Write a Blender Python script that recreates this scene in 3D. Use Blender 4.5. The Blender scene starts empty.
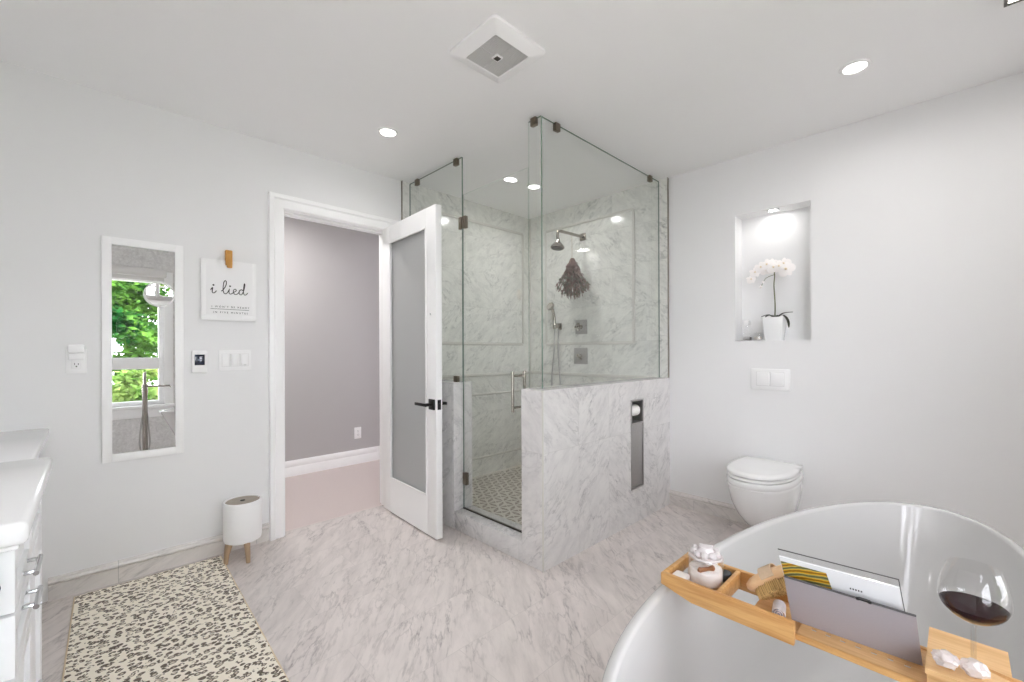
import bpy, bmesh, math, random
from mathutils import Vector, Matrix
random.seed(7)
PI = math.pi
SC = bpy.context.scene
COL = SC.collection

# ------------------------------------------------------------------ camera
CAM_YAW = math.radians(45.78)          # world X lies 45.78 deg right of the view axis
ROLL = math.radians(-0.215)
Fv = Vector((math.cos(CAM_YAW), math.sin(CAM_YAW), 0)); Uv = Vector((0, 0, 1)); Rv = Fv.cross(Uv)
rv = Rv * math.cos(ROLL) + Uv * math.sin(ROLL); uv = rv.cross(Fv)
cam_d = bpy.data.cameras.new('camera'); cam = bpy.data.objects.new('camera', cam_d); COL.objects.link(cam)
cam.matrix_world = Matrix(((rv.x, uv.x, -Fv.x, 0), (rv.y, uv.y, -Fv.y, 0), (rv.z, uv.z, -Fv.z, 1.15), (0, 0, 0, 1)))
cam_d.sensor_width = 36; cam_d.lens = 434.05 / 1024 * 36; cam_d.shift_y = 9.2 / 1024
cam_d.clip_start = 0.01
SC.camera = cam

# ------------------------------------------------------------------ exposure, world, sun
SC.view_settings.view_transform = 'Standard'; SC.view_settings.look = 'None'
SC.view_settings.gamma = 1.0; SC.view_settings.use_curve_mapping = False
SC.view_settings.exposure = 0.43
SC.cycles.max_bounces = 16; SC.cycles.diffuse_bounces = 8; SC.cycles.glossy_bounces = 8
SC.cycles.transparent_max_bounces = 24; SC.cycles.caustics_reflective = False; SC.cycles.caustics_refractive = False
W = bpy.data.worlds.new('sky'); SC.world = W; W.use_nodes = True
nt = W.node_tree; nt.nodes.clear()
sky = nt.nodes.new('ShaderNodeTexSky'); sky.sky_type = 'HOSEK_WILKIE'; sky.turbidity = 5.0; sky.ground_albedo = 0.5
sky.sun_direction = (0.3, 0.6, 0.74)
hs = nt.nodes.new('ShaderNodeHueSaturation'); hs.inputs['Saturation'].default_value = 0.0
bg = nt.nodes.new('ShaderNodeBackground'); bg.inputs['Strength'].default_value = 35.0
wo = nt.nodes.new('ShaderNodeOutputWorld')
nt.links.new(sky.outputs[0], hs.inputs['Color'])
tint = nt.nodes.new('ShaderNodeMix'); tint.data_type = 'RGBA'; tint.blend_type = 'MULTIPLY'; tint.inputs[0].default_value = 1.0
tint.inputs[7].default_value = (.97, .975, 1.06, 1); nt.links.new(hs.outputs[0], tint.inputs[6]); nt.links.new(tint.outputs[2], bg.inputs['Color']); nt.links.new(bg.outputs[0], wo.inputs['Surface'])
sun_d = bpy.data.lights.new('sun', 'SUN'); sun_d.energy = 9.0; sun_d.angle = 0.01; sun_d.color = (1, .95, .85)
sun = bpy.data.objects.new('sun', sun_d); COL.objects.link(sun)
sun.rotation_euler = Vector((-0.25, -0.75, -0.8)).to_track_quat('-Z', 'Y').to_euler()
LAMP_W = 1.5           # watts of one recessed ceiling lamp
LAMP_COL = (1.0, 0.985, 0.975)

# room metrics (metres)
LY, RX, CH = 2.93, 3.10, 2.43       # door wall plane, toilet wall plane, ceiling height
SX, BY = -0.63, -0.62               # vanity wall plane, window wall plane
KX, KY, KT, KH = 1.68, 1.50, 0.155, 0.94   # shower half wall: outer faces, thickness, height
GX, GY = 1.755, 1.574               # planes of the shower glass

# ------------------------------------------------------------------ materials
def s2l(c):
    return tuple(((x / 255) / 12.92 if x / 255 <= .04045 else ((x / 255 + .055) / 1.055) ** 2.4) for x in c)

class NB:
    def __init__(s, name):
        s.m = bpy.data.materials.new(name); s.m.use_nodes = True
        s.t = s.m.node_tree; s.t.nodes.clear()
        s.out = s.t.nodes.new('ShaderNodeOutputMaterial')
    def n(s, typ, **kw):
        nd = s.t.nodes.new(typ)
        for k, v in kw.items(): setattr(nd, k, v)
        return nd
    def l(s, a, b): s.t.links.new(a, b)
    def math(s, op, a, b=None, c=None, clamp=False):
        nd = s.n('ShaderNodeMath', operation=op); nd.use_clamp = clamp
        for i, v in enumerate((a, b, c)):
            if v is None: continue
            if isinstance(v, (int, float)): nd.inputs[i].default_value = v
            else: s.l(v, nd.inputs[i])
        return nd.outputs[0]
    def vmath(s, op, a, b=None):
        nd = s.n('ShaderNodeVectorMath', operation=op)
        for i, v in enumerate((a, b)):
            if v is None: continue
            if isinstance(v, tuple): nd.inputs[i].default_value = v
            else: s.l(v, nd.inputs[i])
        return nd.outputs[0]
    def comb(s, x, y, z=0.0):
        nd = s.n('ShaderNodeCombineXYZ')
        for i, v in enumerate((x, y, z)):
            if isinstance(v, (int, float)): nd.inputs[i].default_value = v
            else: s.l(v, nd.inputs[i])
        return nd.outputs[0]
    def noise(s, vec, scale, detail=4, rough=.55, dist=0.0, dim='3D'):
        nd = s.n('ShaderNodeTexNoise', noise_dimensions=dim)
        if vec is not None: s.l(vec, nd.inputs['Vector'])
        nd.inputs['Scale'].default_value = scale; nd.inputs['Detail'].default_value = detail
        nd.inputs['Roughness'].default_value = rough; nd.inputs['Distortion'].default_value = dist
        return nd.outputs[0]
    def ramp(s, fac, stops):
        nd = s.n('ShaderNodeValToRGB'); r = nd.color_ramp
        while len(r.elements) < len(stops): r.elements.new(.5)
        for e, (p, c) in zip(r.elements, stops):
            e.position = p; e.color = (c, c, c, 1) if isinstance(c, (int, float)) else (*c, 1)
        s.l(fac, nd.inputs[0]); return nd.outputs[0]
    def mix(s, f, a, b, typ='MIX'):
        nd = s.n('ShaderNodeMix', data_type='RGBA', blend_type=typ)
        for i, v in ((0, f), (6, a), (7, b)):
            if isinstance(v, (int, float)): nd.inputs[i].default_value = v
            elif isinstance(v, tuple): nd.inputs[i].default_value = (*v, 1)
            else: s.l(v, nd.inputs[i])
        return nd.outputs[2]
    def bump(s, h, strength, dist=.01):
        nd = s.n('ShaderNodeBump'); nd.inputs['Strength'].default_value = strength; nd.inputs['Distance'].default_value = dist
        s.l(h, nd.inputs['Height']); return nd.outputs[0]
    def pos(s): return s.n('ShaderNodeTexCoord').outputs['Object']
    def bsdf(s, color, rough=.5, metal=0, spec=.5, coat=0, normal=None, emit=None, estr=0, trans=0, sheen=0, sub=0):
        p = s.n('ShaderNodeBsdfPrincipled')
        for k, v in (('Base Color', color), ('Roughness', rough), ('Metallic', metal), ('Specular IOR Level', spec), ('Coat Weight', coat)):
            if isinstance(v, (int, float)): p.inputs[k].default_value = v
            elif isinstance(v, tuple): p.inputs[k].default_value = (*v, 1)
            else: s.l(v, p.inputs[k])
        p.inputs['Coat Roughness'].default_value = .05
        if normal is not None: s.l(normal, p.inputs['Normal'])
        if emit is not None: p.inputs['Emission Color'].default_value = (*emit, 1); p.inputs['Emission Strength'].default_value = estr
        if trans: p.inputs['Transmission Weight'].default_value = trans
        if sheen: p.inputs['Sheen Weight'].default_value = sheen
        s.l(p.outputs[0], s.out.inputs[0]); return p

def plain(name, rgb, rough=.5, metal=0, spec=.5, coat=0, var=.03, vscale=8, bump=0, bscale=200, **kw):
    """a procedural one-colour material: the colour drifts a little with noise"""
    b = NB(name); c = s2l(rgb); p = b.pos()
    nz = b.noise(p, vscale, 3)
    col = b.mix(nz, tuple(x * (1 - var) for x in c), tuple(min(1, x * (1 + var)) for x in c))
    nrm = b.bump(b.noise(p, bscale, 2), bump, .002) if bump else None
    b.bsdf(col, rough, metal, spec, coat, nrm, **kw)
    return b.m

def glassy(name, tint, power=1.0, base=.04, rough=0.0):
    """thin architectural glass: see-through with a Schlick reflection"""
    b = NB(name)
    lw = b.n('ShaderNodeLayerWeight'); lw.inputs[0].default_value = .5
    f = b.math('POWER', lw.outputs['Facing'], 5.0)
    f = b.math('MULTIPLY_ADD', f, (1 - base) * power, base, clamp=True)
    t = b.n('ShaderNodeBsdfTransparent'); t.inputs[0].default_value = (*tint, 1)
    g = b.n('ShaderNodeBsdfGlossy'); g.inputs['Color'].default_value = (1, 1, 1, 1); g.inputs['Roughness'].default_value = rough
    mx = b.n('ShaderNodeMixShader'); b.l(f, mx.inputs[0]); b.l(t.outputs[0], mx.inputs[1]); b.l(g.outputs[0], mx.inputs[2])
    b.l(mx.outputs[0], b.out.inputs[0]); return b.m

def boxuv(b):
    """2D coordinates that follow the face the point lies on"""
    p = b.n('ShaderNodeSeparateXYZ'); b.l(b.pos(), p.inputs[0])
    g = b.n('ShaderNodeNewGeometry'); nn = b.n('ShaderNodeSeparateXYZ'); b.l(g.outputs['True Normal'], nn.inputs[0])
    ax = b.math('GREATER_THAN', b.math('ABSOLUTE', nn.outputs[0]), .6)
    az = b.math('GREATER_THAN', b.math('ABSOLUTE', nn.outputs[2]), .6)
    u = b.math('ADD', b.math('MULTIPLY', p.outputs[1], ax), b.math('MULTIPLY', p.outputs[0], b.math('SUBTRACT', 1.0, ax)))
    v = b.math('ADD', b.math('MULTIPLY', p.outputs[1], az), b.math('MULTIPLY', p.outputs[2], b.math('SUBTRACT', 1.0, az)))
    return u, v, b.math('ADD', b.math('MULTIPLY', ax, 3.7), b.math('MULTIPLY', az, 7.1))

def marble(name, tw, th, ou=0, ov=0, brick=.5, base=(212, 211, 210), vein=(160, 161, 164), amt=1.0, grout=.0022, gcol=(186, 184, 182), ang=35, rough=.18, rnd=1.0, alt=0.0, fs=1.0, st=.38):
    b = NB(name); u, v, k = boxuv(b)
    vv = b.math('DIVIDE', b.math('SUBTRACT', v, ov), th); row = b.math('FLOOR', vv)
    uu = b.math('DIVIDE', b.math('SUBTRACT', u, ou), tw)
    uu = b.math('ADD', uu, b.math('MULTIPLY', b.math('MODULO', b.math('ABSOLUTE', row), 2.0), brick)); cu = b.math('FLOOR', uu)
    wn = b.n('ShaderNodeTexWhiteNoise', noise_dimensions='3D'); b.l(b.comb(cu, row, k), wn.inputs[0])
    ru = b.n('ShaderNodeSeparateColor'); b.l(wn.outputs['Color'], ru.inputs[0])
    # vein space: rotated, stretched, shifted per tile
    sgn = b.math('SUBTRACT', b.math('MULTIPLY', b.math('GREATER_THAN', ru.outputs[2], .5), 2.0), 1.0)
    a = math.radians(ang)
    us = b.math('MULTIPLY', u, sgn) if alt else u
    x = b.math('ADD', b.math('MULTIPLY', us, math.cos(a)), b.math('MULTIPLY', v, math.sin(a)))
    y = b.math('SUBTRACT', b.math('MULTIPLY', v, math.cos(a)), b.math('MULTIPLY', us, math.sin(a)))
    vec = b.comb(b.math('ADD', b.math('MULTIPLY', x, st), b.math('MULTIPLY', ru.outputs[0], 9.0 * rnd)),
                 b.math('ADD', y, b.math('MULTIPLY', ru.outputs[1], 9.0 * rnd)), k)
    wob = b.n('ShaderNodeTexNoise'); b.l(vec, wob.inputs['Vector']); wob.inputs['Scale'].default_value = 2.6; wob.inputs['Detail'].default_value = 4
    vec2 = b.vmath('ADD', vec, b.vmath('MULTIPLY', b.vmath('SUBTRACT', wob.outputs['Color'], (.5, .5, .5)), (.10, .16, 0)))
    def an(sx, sy, d, r_, off=0.0): return b.noise(b.vmath('ADD', b.vmath('MULTIPLY', vec2, (sx * fs, sy * fs, 1)), (off, off, off)), 1.0, d, r_)
    m1 = b.ramp(an(5, 5, 3, .5, 3.0), [(.40, .15), (.66, 1.0)])
    dash = b.ramp(an(20, 34, 5, .66), [(.54, 0.0), (.72, 1.0)])
    cl = b.ramp(an(8, 13, 6, .62, 11.0), [(.40, 0.0), (.74, 1.0)])
    ln = b.ramp(b.math('ABSOLUTE', b.math('SUBTRACT', an(6, 9, 5, .58, 23.0), .5)), [(0.0, 1.0), (.012, .5), (.035, 0.0)])
    vm = b.math('ADD', b.math('MULTIPLY', b.math('MULTIPLY', dash, m1), .62 * amt), b.math('MULTIPLY', cl, .30 * amt))
    vm = b.math('ADD', vm, b.math('MULTIPLY', b.math('MULTIPLY', ln, m1), .50 * amt), clamp=True)
    col = b.mix(vm, s2l(base), s2l(vein))
    tint = b.math('MULTIPLY_ADD', ru.outputs[2], .03, .985)
    col = b.mix(1.0, col, b.comb(tint, tint, tint), 'MULTIPLY')
    du = b.math('MULTIPLY', b.math('ABSOLUTE', b.math('SUBTRACT', b.math('FRACT', uu), .5)), tw)
    dv = b.math('MULTIPLY', b.math('ABSOLUTE', b.math('SUBTRACT', b.math('FRACT', vv), .5)), th)
    gm = b.math('MAXIMUM', b.math('GREATER_THAN', du, tw / 2 - grout / 2), b.math('GREATER_THAN', dv, th / 2 - grout / 2))
    col = b.mix(gm, col, s2l(gcol))
    b.bsdf(col, rough, 0, .5)
    return b.m

def wood(name, c1, c2, axis=1, scale=1.0, rough=.42):
    b = NB(name); p = b.pos(); st = [28, 28, 28]; st[axis] = 2.2
    v = b.vmath('MULTIPLY', p, tuple(x * scale for x in st))
    n1 = b.noise(v, 1.6, 5, .6, .8); n2 = b.noise(v, 9.0, 3, .6)
    f = b.math('ADD', b.math('MULTIPLY', n1, .75), b.math('MULTIPLY', n2, .25))
    col = b.ramp(f, [(.3, s2l(c2)), (.62, s2l(c1))])
    b.bsdf(col, rough, 0, .4, 0, b.bump(n2, .12, .001)); return b.m

M = {}
def P(name, *a, **k): M[name] = plain(name, *a, **k)
P('wall_paint', (236, 236, 236), .75, spec=.25, var=.006, bump=.05, bscale=350)
P('ceiling_paint', (245, 245, 245), .85, spec=.2, var=.006, bump=.05, bscale=300)
P('trim_paint', (250, 250, 250), .35, spec=.45, var=.006)
P('hall_paint', (186, 183, 183), .8, spec=.2, var=.01)
P('hall_carpet', (214, 200, 196), .95, spec=.1, var=.05, vscale=60, bump=.6, bscale=500, sheen=.3)
P('cabinet_white', (238, 239, 240), .3, spec=.5, var=.006)
P('counter_white', (243, 243, 244), .18, spec=.5, var=.006)
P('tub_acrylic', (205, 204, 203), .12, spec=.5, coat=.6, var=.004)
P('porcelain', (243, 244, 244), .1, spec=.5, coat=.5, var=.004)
P('seat_plastic', (244, 244, 244), .2, spec=.5, var=.004)
P('white_plastic', (246, 246, 246), .35, var=.005)
P('grey_plastic', (206, 206, 204), .5, var=.02)
P('gap_shade_grey', (226, 226, 225), .5, var=.01)  # pale grey that paints the shade in gaps around buttons and rockers
P('dark_slot', (52, 51, 50), .7, var=.05)
P('screen_navy', (38, 44, 62), .15, coat=.5)
P('screen_print', (150, 165, 190), .4)
P('black_metal', (20, 19, 19), .38, .3)
P('nickel', (164, 158, 150), .22, 1.0, var=.03)
P('bronze_nickel', (132, 122, 110), .3, 1.0, var=.05)
P('chrome', (205, 206, 208), .08, 1.0, var=.01)
P('brushed_steel', (186, 184, 183), .45, 1.0, var=.08, vscale=60)
P('dark_steel', (92, 89, 84), .4, .9)
P('mosaic_light', (224, 219, 210), .4, var=.05, vscale=30)
P('mosaic_taupe', (160, 150, 136), .4, var=.12, vscale=45)
P('marble_trim', (216, 214, 208), .25, var=.05, vscale=9)
P('tile_edge', (156, 150, 140), .4, .5)
P('paper', (243, 243, 243), .7, var=.005)
P('ink', (48, 46, 48), .8)
P('salts', (253, 246, 242), .8, var=.05, vscale=260, bump=.8, bscale=420)
P('soap', (238, 230, 224), .5, var=.03)
P('cream', (226, 208, 178), .6, var=.06)
P('black_stone', (44, 47, 50), .45, var=.2, vscale=40)
P('towel', (232, 224, 226), .95, var=.05, vscale=120, bump=.6, bscale=500)
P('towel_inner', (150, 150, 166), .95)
b = NB('bristle'); sp = b.n('ShaderNodeSeparateXYZ'); b.l(b.pos(), sp.inputs[0])
col = b.mix(b.math('MULTIPLY_ADD', b.math('SINE', b.math('MULTIPLY', sp.outputs[0], 1461.0)), .5, .5), s2l((150, 112, 58)), s2l((234, 200, 138)))
b.bsdf(col, .85, 0, .2); M['bristle'] = b.m
P('strap', (206, 180, 152), .85, var=.08, vscale=200)
P('rack_cloth', (160, 154, 157), .62, var=.03, vscale=300, bump=.15, bscale=900)
P('rack_edge', (84, 82, 82), .5)
P('cover_white', (232, 233, 234), .3, coat=.3, var=.01)
P('stem_green', (112, 116, 84), .6, var=.12)
P('leaf_dark', (48, 50, 36), .4, var=.2)
P('petal', (248, 244, 242), .5, var=.02)
P('petal_lip', (244, 228, 200), .5)
P('dried_stem', (134, 106, 98), .85, var=.2, vscale=60)
P('dried_leaf', (118, 116, 104), .85, var=.35, vscale=30)
P('dried_leaf_dark', (64, 54, 50), .85, var=.3, vscale=30)
P('twine', (170, 150, 122), .9)
P('toilet_paper', (246, 245, 242), .95)
P('leg_wood', (176, 150, 122), .55, var=.1, vscale=30)
P('lid_wood', (168, 158, 146), .6, var=.12, vscale=40)
P('trunk', (94, 78, 62), .9, var=.2)
P('bounce_ground', (214, 210, 204), .9, var=.06, vscale=3)  # ground colour chosen pale to throw daylight up to the ceiling
P('shade_fabric', (222, 220, 218), .8)
M['bamboo'] = wood('bamboo', (218, 172, 112), (182, 128, 70))
M['bamboo_light'] = wood('bamboo_light', (228, 188, 136), (200, 152, 98))
M['scoop_wood'] = wood('scoop_wood', (176, 118, 74), (140, 88, 50))
M['brush_wood'] = wood('brush_wood', (236, 200, 158), (218, 176, 130), axis=0)
M['clip_wood'] = wood('clip_wood', (214, 160, 84), (182, 122, 52), axis=2)
M['floor_marble'] = marble('floor_marble', .61, .305, .10, .12, .5, base=(226, 218, 214), vein=(150, 143, 143), ang=52, amt=1.05, gcol=(206, 199, 196), rough=.2, fs=1.45)
M['wall_marble'] = marble('wall_marble', .305, .61, KX, .0, 0, base=(227, 225, 224), vein=(162, 160, 163), ang=40, amt=1.0, gcol=(206, 204, 201), rough=.22, grout=.0016, fs=1.25, alt=1.0, st=.72)
M['shower_marble'] = marble('shower_marble', .61, .305, KX, .0, .5, base=(236, 236, 231), vein=(170, 171, 168), ang=38, amt=1.05, gcol=(204, 204, 199), rough=.14, grout=.0014, fs=1.25, alt=1.0, st=.7)
M['base_marble'] = marble('base_marble', .61, 2.0, .1, -1, 0, base=(230, 226, 222), vein=(172, 168, 166), ang=30, amt=.8, rough=.22)
M['shower_glass'] = glassy('shower_glass', (.977, .985, .979), 1.0, .04)
M['soft_edge'] = glassy('soft_edge', (.86, .90, .88), 1.0, .04)
M['clear_glass'] = glassy('clear_glass', (.985, .985, .985), .9, .05)
M['bowl_glass'] = glassy('bowl_glass', (.985, .985, .985), .8, .028)
M['stem_glass'] = glassy('stem_glass', (.90, .905, .905), 1.0, .07)
M['window_glass'] = glassy('window_glass', (.98, .985, .98), .8, .03)
M['glass_edge'] = plain('glass_edge', (118, 136, 126), .15, spec=.6, var=.05)
b = NB('mirror_silver'); b.bsdf(b.mix(b.noise(b.pos(), 3), (.9, .91, .91), (.92, .93, .93)), .0, 1.0); M['mirror_silver'] = b.m
b = NB('frosted_glass')   # etched pane: fine vertical reeding, lets soft light through
sp = b.n('ShaderNodeSeparateXYZ'); b.l(b.pos(), sp.inputs[0])
rd = b.math('SINE', b.math('MULTIPLY', b.math('ADD', sp.outputs[1], sp.outputs[0]), 700.0))
d = b.n('ShaderNodeBsdfDiffuse'); d.inputs[0].default_value = (*s2l((214, 215, 215)), 1)
tr = b.n('ShaderNodeBsdfTranslucent'); tr.inputs[0].default_value = (*s2l((226, 227, 227)), 1)
gl = b.n('ShaderNodeBsdfGlossy'); gl.inputs['Roughness'].default_value = .32; b.l(b.bump(rd, .15, .001), gl.inputs['Normal'])
m1 = b.n('ShaderNodeMixShader'); m1.inputs[0].default_value = .42; b.l(d.outputs[0], m1.inputs[1]); b.l(tr.outputs[0], m1.inputs[2])
m2 = b.n('ShaderNodeMixShader'); m2.inputs[0].default_value = .12; b.l(m1.outputs[0], m2.inputs[1]); b.l(gl.outputs[0], m2.inputs[2])
b.l(m2.outputs[0], b.out.inputs[0]); M['frosted_glass'] = b.m
b = NB('red_wine'); b.bsdf(b.mix(b.noise(b.pos(), 20), (.012, .0015, .003), (.016, .002, .004)), .08, 0, .02, 0); M['red_wine'] = b.m
b = NB('lamp_lens'); b.bsdf(b.mix(b.noise(b.pos(), 5), (.9, .9, .9), (.95, .95, .95)), .5, emit=(1, .97, .92), estr=6.0); M['lamp_lens'] = b.m
b = NB('crystal'); nz = b.noise(b.pos(), 70, 4); d = b.n('ShaderNodeBsdfDiffuse'); b.l(b.mix(nz, s2l((236, 226, 226)), s2l((252, 250, 250))), d.inputs[0])
t_ = b.n('ShaderNodeBsdfTransparent'); t_.inputs[0].default_value = (.96, .94, .94, 1); g_ = b.n('ShaderNodeBsdfGlossy'); g_.inputs['Roughness'].default_value = .06; b.l(b.bump(nz, .5, .004), g_.inputs['Normal'])
m1 = b.n('ShaderNodeMixShader'); m1.inputs[0].default_value = .55; b.l(t_.outputs[0], m1.inputs[1]); b.l(d.outputs[0], m1.inputs[2])
m2 = b.n('ShaderNodeMixShader'); m2.inputs[0].default_value = .14; b.l(m1.outputs[0], m2.inputs[1]); b.l(g_.outputs[0], m2.inputs[2]); b.l(m2.outputs[0], b.out.inputs[0]); M['crystal'] = b.m
b = NB('rear_wallcovering')   # mottled grey wall covering behind the tub
n1 = b.noise(b.pos(), 14, 6, .7, 1.2); n2 = b.noise(b.pos(), 45, 4, .6)
b.bsdf(b.ramp(b.math('ADD', b.math('MULTIPLY', n1, .6), b.math('MULTIPLY', n2, .4)), [(.35, s2l((206, 204, 203))), (.65, s2l((240, 239, 238)))]), .6); M['rear_wallcovering'] = b.m
b = NB('leopard_rug')
p = b.pos(); wv = b.n('ShaderNodeTexNoise'); b.l(p, wv.inputs['Vector']); wv.inputs['Scale'].default_value = 34; wv.inputs['Detail'].default_value = 3
q = b.vmath('ADD', b.vmath('MULTIPLY', p, (1, 1.25, 0)), b.vmath('MULTIPLY', b.vmath('SUBTRACT', wv.outputs['Color'], (.5, .5, .5)), (.015, .015, 0)))
def vor(scale, rndm=1.0):
    v = b.n('ShaderNodeTexVoronoi', voronoi_dimensions='2D', feature='F1'); b.l(q, v.inputs['Vector'])
    v.inputs['Scale'].default_value = scale; v.inputs['Randomness'].default_value = rndm; return v
v1 = vor(37, .9); d1 = v1.outputs['Distance']
br = b.noise(p, 55, 2, .5); c1 = b.n('ShaderNodeSeparateColor'); b.l(v1.outputs['Color'], c1.inputs[0])
size = b.math('MULTIPLY_ADD', c1.outputs[0], .16, .30)
inside = b.math('LESS_THAN', d1, size)
core = b.math('LESS_THAN', d1, b.math('MULTIPLY', size, b.math('MULTIPLY_ADD', c1.outputs[1], .70, -.02)))
brk = b.math('GREATER_THAN', br, .40)
ring = b.math('MULTIPLY', b.math('MULTIPLY', inside, b.math('SUBTRACT', 1.0, core)), brk)
corem = b.math('MULTIPLY', core, inside)
fine = b.noise(p, 400, 2)
basec = b.mix(fine, s2l((250, 240, 222)), s2l((255, 250, 238)))
spot = b.mix(b.noise(p, 9, 3), s2l((84, 75, 65)), s2l((122, 109, 93)))
col = b.mix(b.math('MULTIPLY', corem, .6), basec, s2l((196, 180, 154)))
col = b.mix(ring, col, spot)
b.bsdf(col, .95, 0, .15, 0, b.bump(fine, .5, .003), sheen=.2); M['leopard_rug'] = b.m
b = NB('cover_print')     # swirling yellow and olive bands
sp = b.n('ShaderNodeSeparateXYZ'); b.l(b.pos(), sp.inputs[0])
cv = b.math('ADD', b.math('MULTIPLY', sp.outputs[2], 420.0), b.math('MULTIPLY', b.math('POWER', b.math('ABSOLUTE', b.math('MULTIPLY', sp.outputs[1], 14.0)), 2.0), 5.0))
cv = b.math('ADD', cv, b.math('MULTIPLY', b.noise(b.pos(), 40, 3), 3.0))
col = b.ramp(b.math('MULTIPLY_ADD', b.math('SINE', cv), .5, .5), [(.0, s2l((84, 84, 56))), (.3, s2l((170, 168, 110))), (.55, s2l((222, 180, 40))), (.8, s2l((200, 140, 20))), (1.0, s2l((120, 90, 20)))])
b.bsdf(col, .3, 0, .5, .3); M['cover_print'] = b.m
for nm, c1, c2 in (('foliage', (26, 78, 34), (112, 158, 66)), ('foliage_pale', (92, 140, 56), (190, 206, 130))):
    b = NB(nm); c = b.mix(b.ramp(b.noise(b.pos(), 2.2, 3), [(.35, 0.0), (.65, 1.0)]), s2l(c1), s2l(c2))
    d = b.n('ShaderNodeBsdfDiffuse'); b.l(c, d.inputs[0]); t = b.n('ShaderNodeBsdfTranslucent'); b.l(c, t.inputs[0])
    mx = b.n('ShaderNodeMixShader'); mx.inputs[0].default_value = .4; b.l(d.outputs[0], mx.inputs[1]); b.l(t.outputs[0], mx.inputs[2]); b.l(mx.outputs[0], b.out.inputs[0]); M[nm] = b.m

# ------------------------------------------------------------------ mesh helpers
def nb(): return bmesh.new()

def box(bm, lo, hi, bev=0, seg=2, mi=0, mat=None):
    r = bmesh.ops.create_cube(bm, size=1.0); vs = r['verts']
    for v in vs:
        v.co = Vector([lo[i] + (v.co[i] + .5) * (hi[i] - lo[i]) for i in range(3)])
    fs = set(f for v in vs for f in v.link_faces)
    for f in fs: f.material_index = mi
    if bev:
        es = list(set(e for v in vs for e in v.link_edges))
        rr = bmesh.ops.bevel(bm, geom=es, offset=bev, segments=seg, profile=.5, affect='EDGES', clamp_overlap=True)
        for f in rr['faces']: f.material_index = mi
        vs = list(set(v for f in list(fs) + rr['faces'] if f.is_valid for v in f.verts))
    if mat is not None:
        for v in vs: v.co = mat @ v.co
    return vs

def rings(bm, rs, closed=True, cap0=True, cap1=True, mi=0, smooth=True):
    """loft through rings of points"""
    V = [[bm.verts.new(p) for p in r] for r in rs]; n = len(rs[0])
    for a, c in zip(V, V[1:]):
        for i in range(n if closed else n - 1):
            j = (i + 1) % n
            f = bm.faces.new((a[i], a[j], c[j], c[i])); f.material_index = mi; f.smooth = smooth
    if cap0: f = bm.faces.new(list(reversed(V[0]))); f.material_index = mi
    if cap1: f = bm.faces.new(V[-1]); f.material_index = mi
    return V

def lathe(bm, prof, c=(0, 0, 0), n=32, mi=0, mat=None, cap0=True, cap1=True):
    rs = []
    for r, z in prof:
        ring = [Vector((max(r, 1e-5) * math.cos(2 * PI * i / n), max(r, 1e-5) * math.sin(2 * PI * i / n), z)) for i in range(n)]
        if mat is not None: ring = [mat @ p for p in ring]
        rs.append([p + Vector(c) for p in ring])
    return rings(bm, rs, cap0=cap0, cap1=cap1, mi=mi)

def frame_at(t):
    t = t.normalized(); a = Vector((0, 0, 1)) if abs(t.z) < .9 else Vector((1, 0, 0))
    x = a.cross(t).normalized(); return x, t.cross(x)

def tube(bm, pts, r, n=12, mi=0, caps=True):
    pts = [Vector(p) for p in pts]; rs = []; x = None
    for i, p in enumerate(pts):
        t = (pts[min(i + 1, len(pts) - 1)] - pts[max(i - 1, 0)]).normalized()
        if x is None: x, y = frame_at(t)
        else:
            x = (x - t * x.dot(t)).normalized(); y = t.cross(x)
        rr = r[i] if isinstance(r, (list, tuple)) else r
        rs.append([p + (x * math.cos(2 * PI * k / n) + y * math.sin(2 * PI * k / n)) * rr for k in range(n)])
    return rings(bm, rs, cap0=caps, cap1=caps, mi=mi)

def smoothpath(pts, sub=8):
    pts = [Vector(p) for p in pts]; o = []
    for i in range(len(pts) - 1):
        p0, p1, p2, p3 = pts[max(i - 1, 0)], pts[i], pts[i + 1], pts[min(i + 2, len(pts) - 1)]
        for k in range(sub):
            t = k / sub
            o.append(.5 * ((2 * p1) + (p2 - p0) * t + (2 * p0 - 5 * p1 + 4 * p2 - p3) * t * t + (3 * p1 - p0 - 3 * p2 + p3) * t ** 3))
    o.append(pts[-1]); return o

def prism(bm, poly, axis, a, c, mi=0, bev=0):
    """extrude a 2D polygon along an axis from a to c; poly in the other two axes (cyclic order)"""
    def mk(p, t):
        if axis == 0: return Vector((t, p[0], p[1]))
        if axis == 1: return Vector((p[0], t, p[1]))
        return Vector((p[0], p[1], t))
    A = [bm.verts.new(mk(p, a)) for p in poly]; B = [bm.verts.new(mk(p, c)) for p in poly]
    n = len(poly); fs = []
    for i in range(n):
        j = (i + 1) % n; fs.append(bm.faces.new((A[i], A[j], B[j], B[i])))
    fs.append(bm.faces.new(list(reversed(A)))); fs.append(bm.faces.new(B))
    for f in fs: f.material_index = mi
    if bev:
        es = list(set(e for f in fs for e in f.edges))
        rr = bmesh.ops.bevel(bm, geom=es, offset=bev, segments=2, profile=.5, affect='EDGES', clamp_overlap=True)
        for f in rr['faces']: f.material_index = mi
    return A + B

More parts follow.
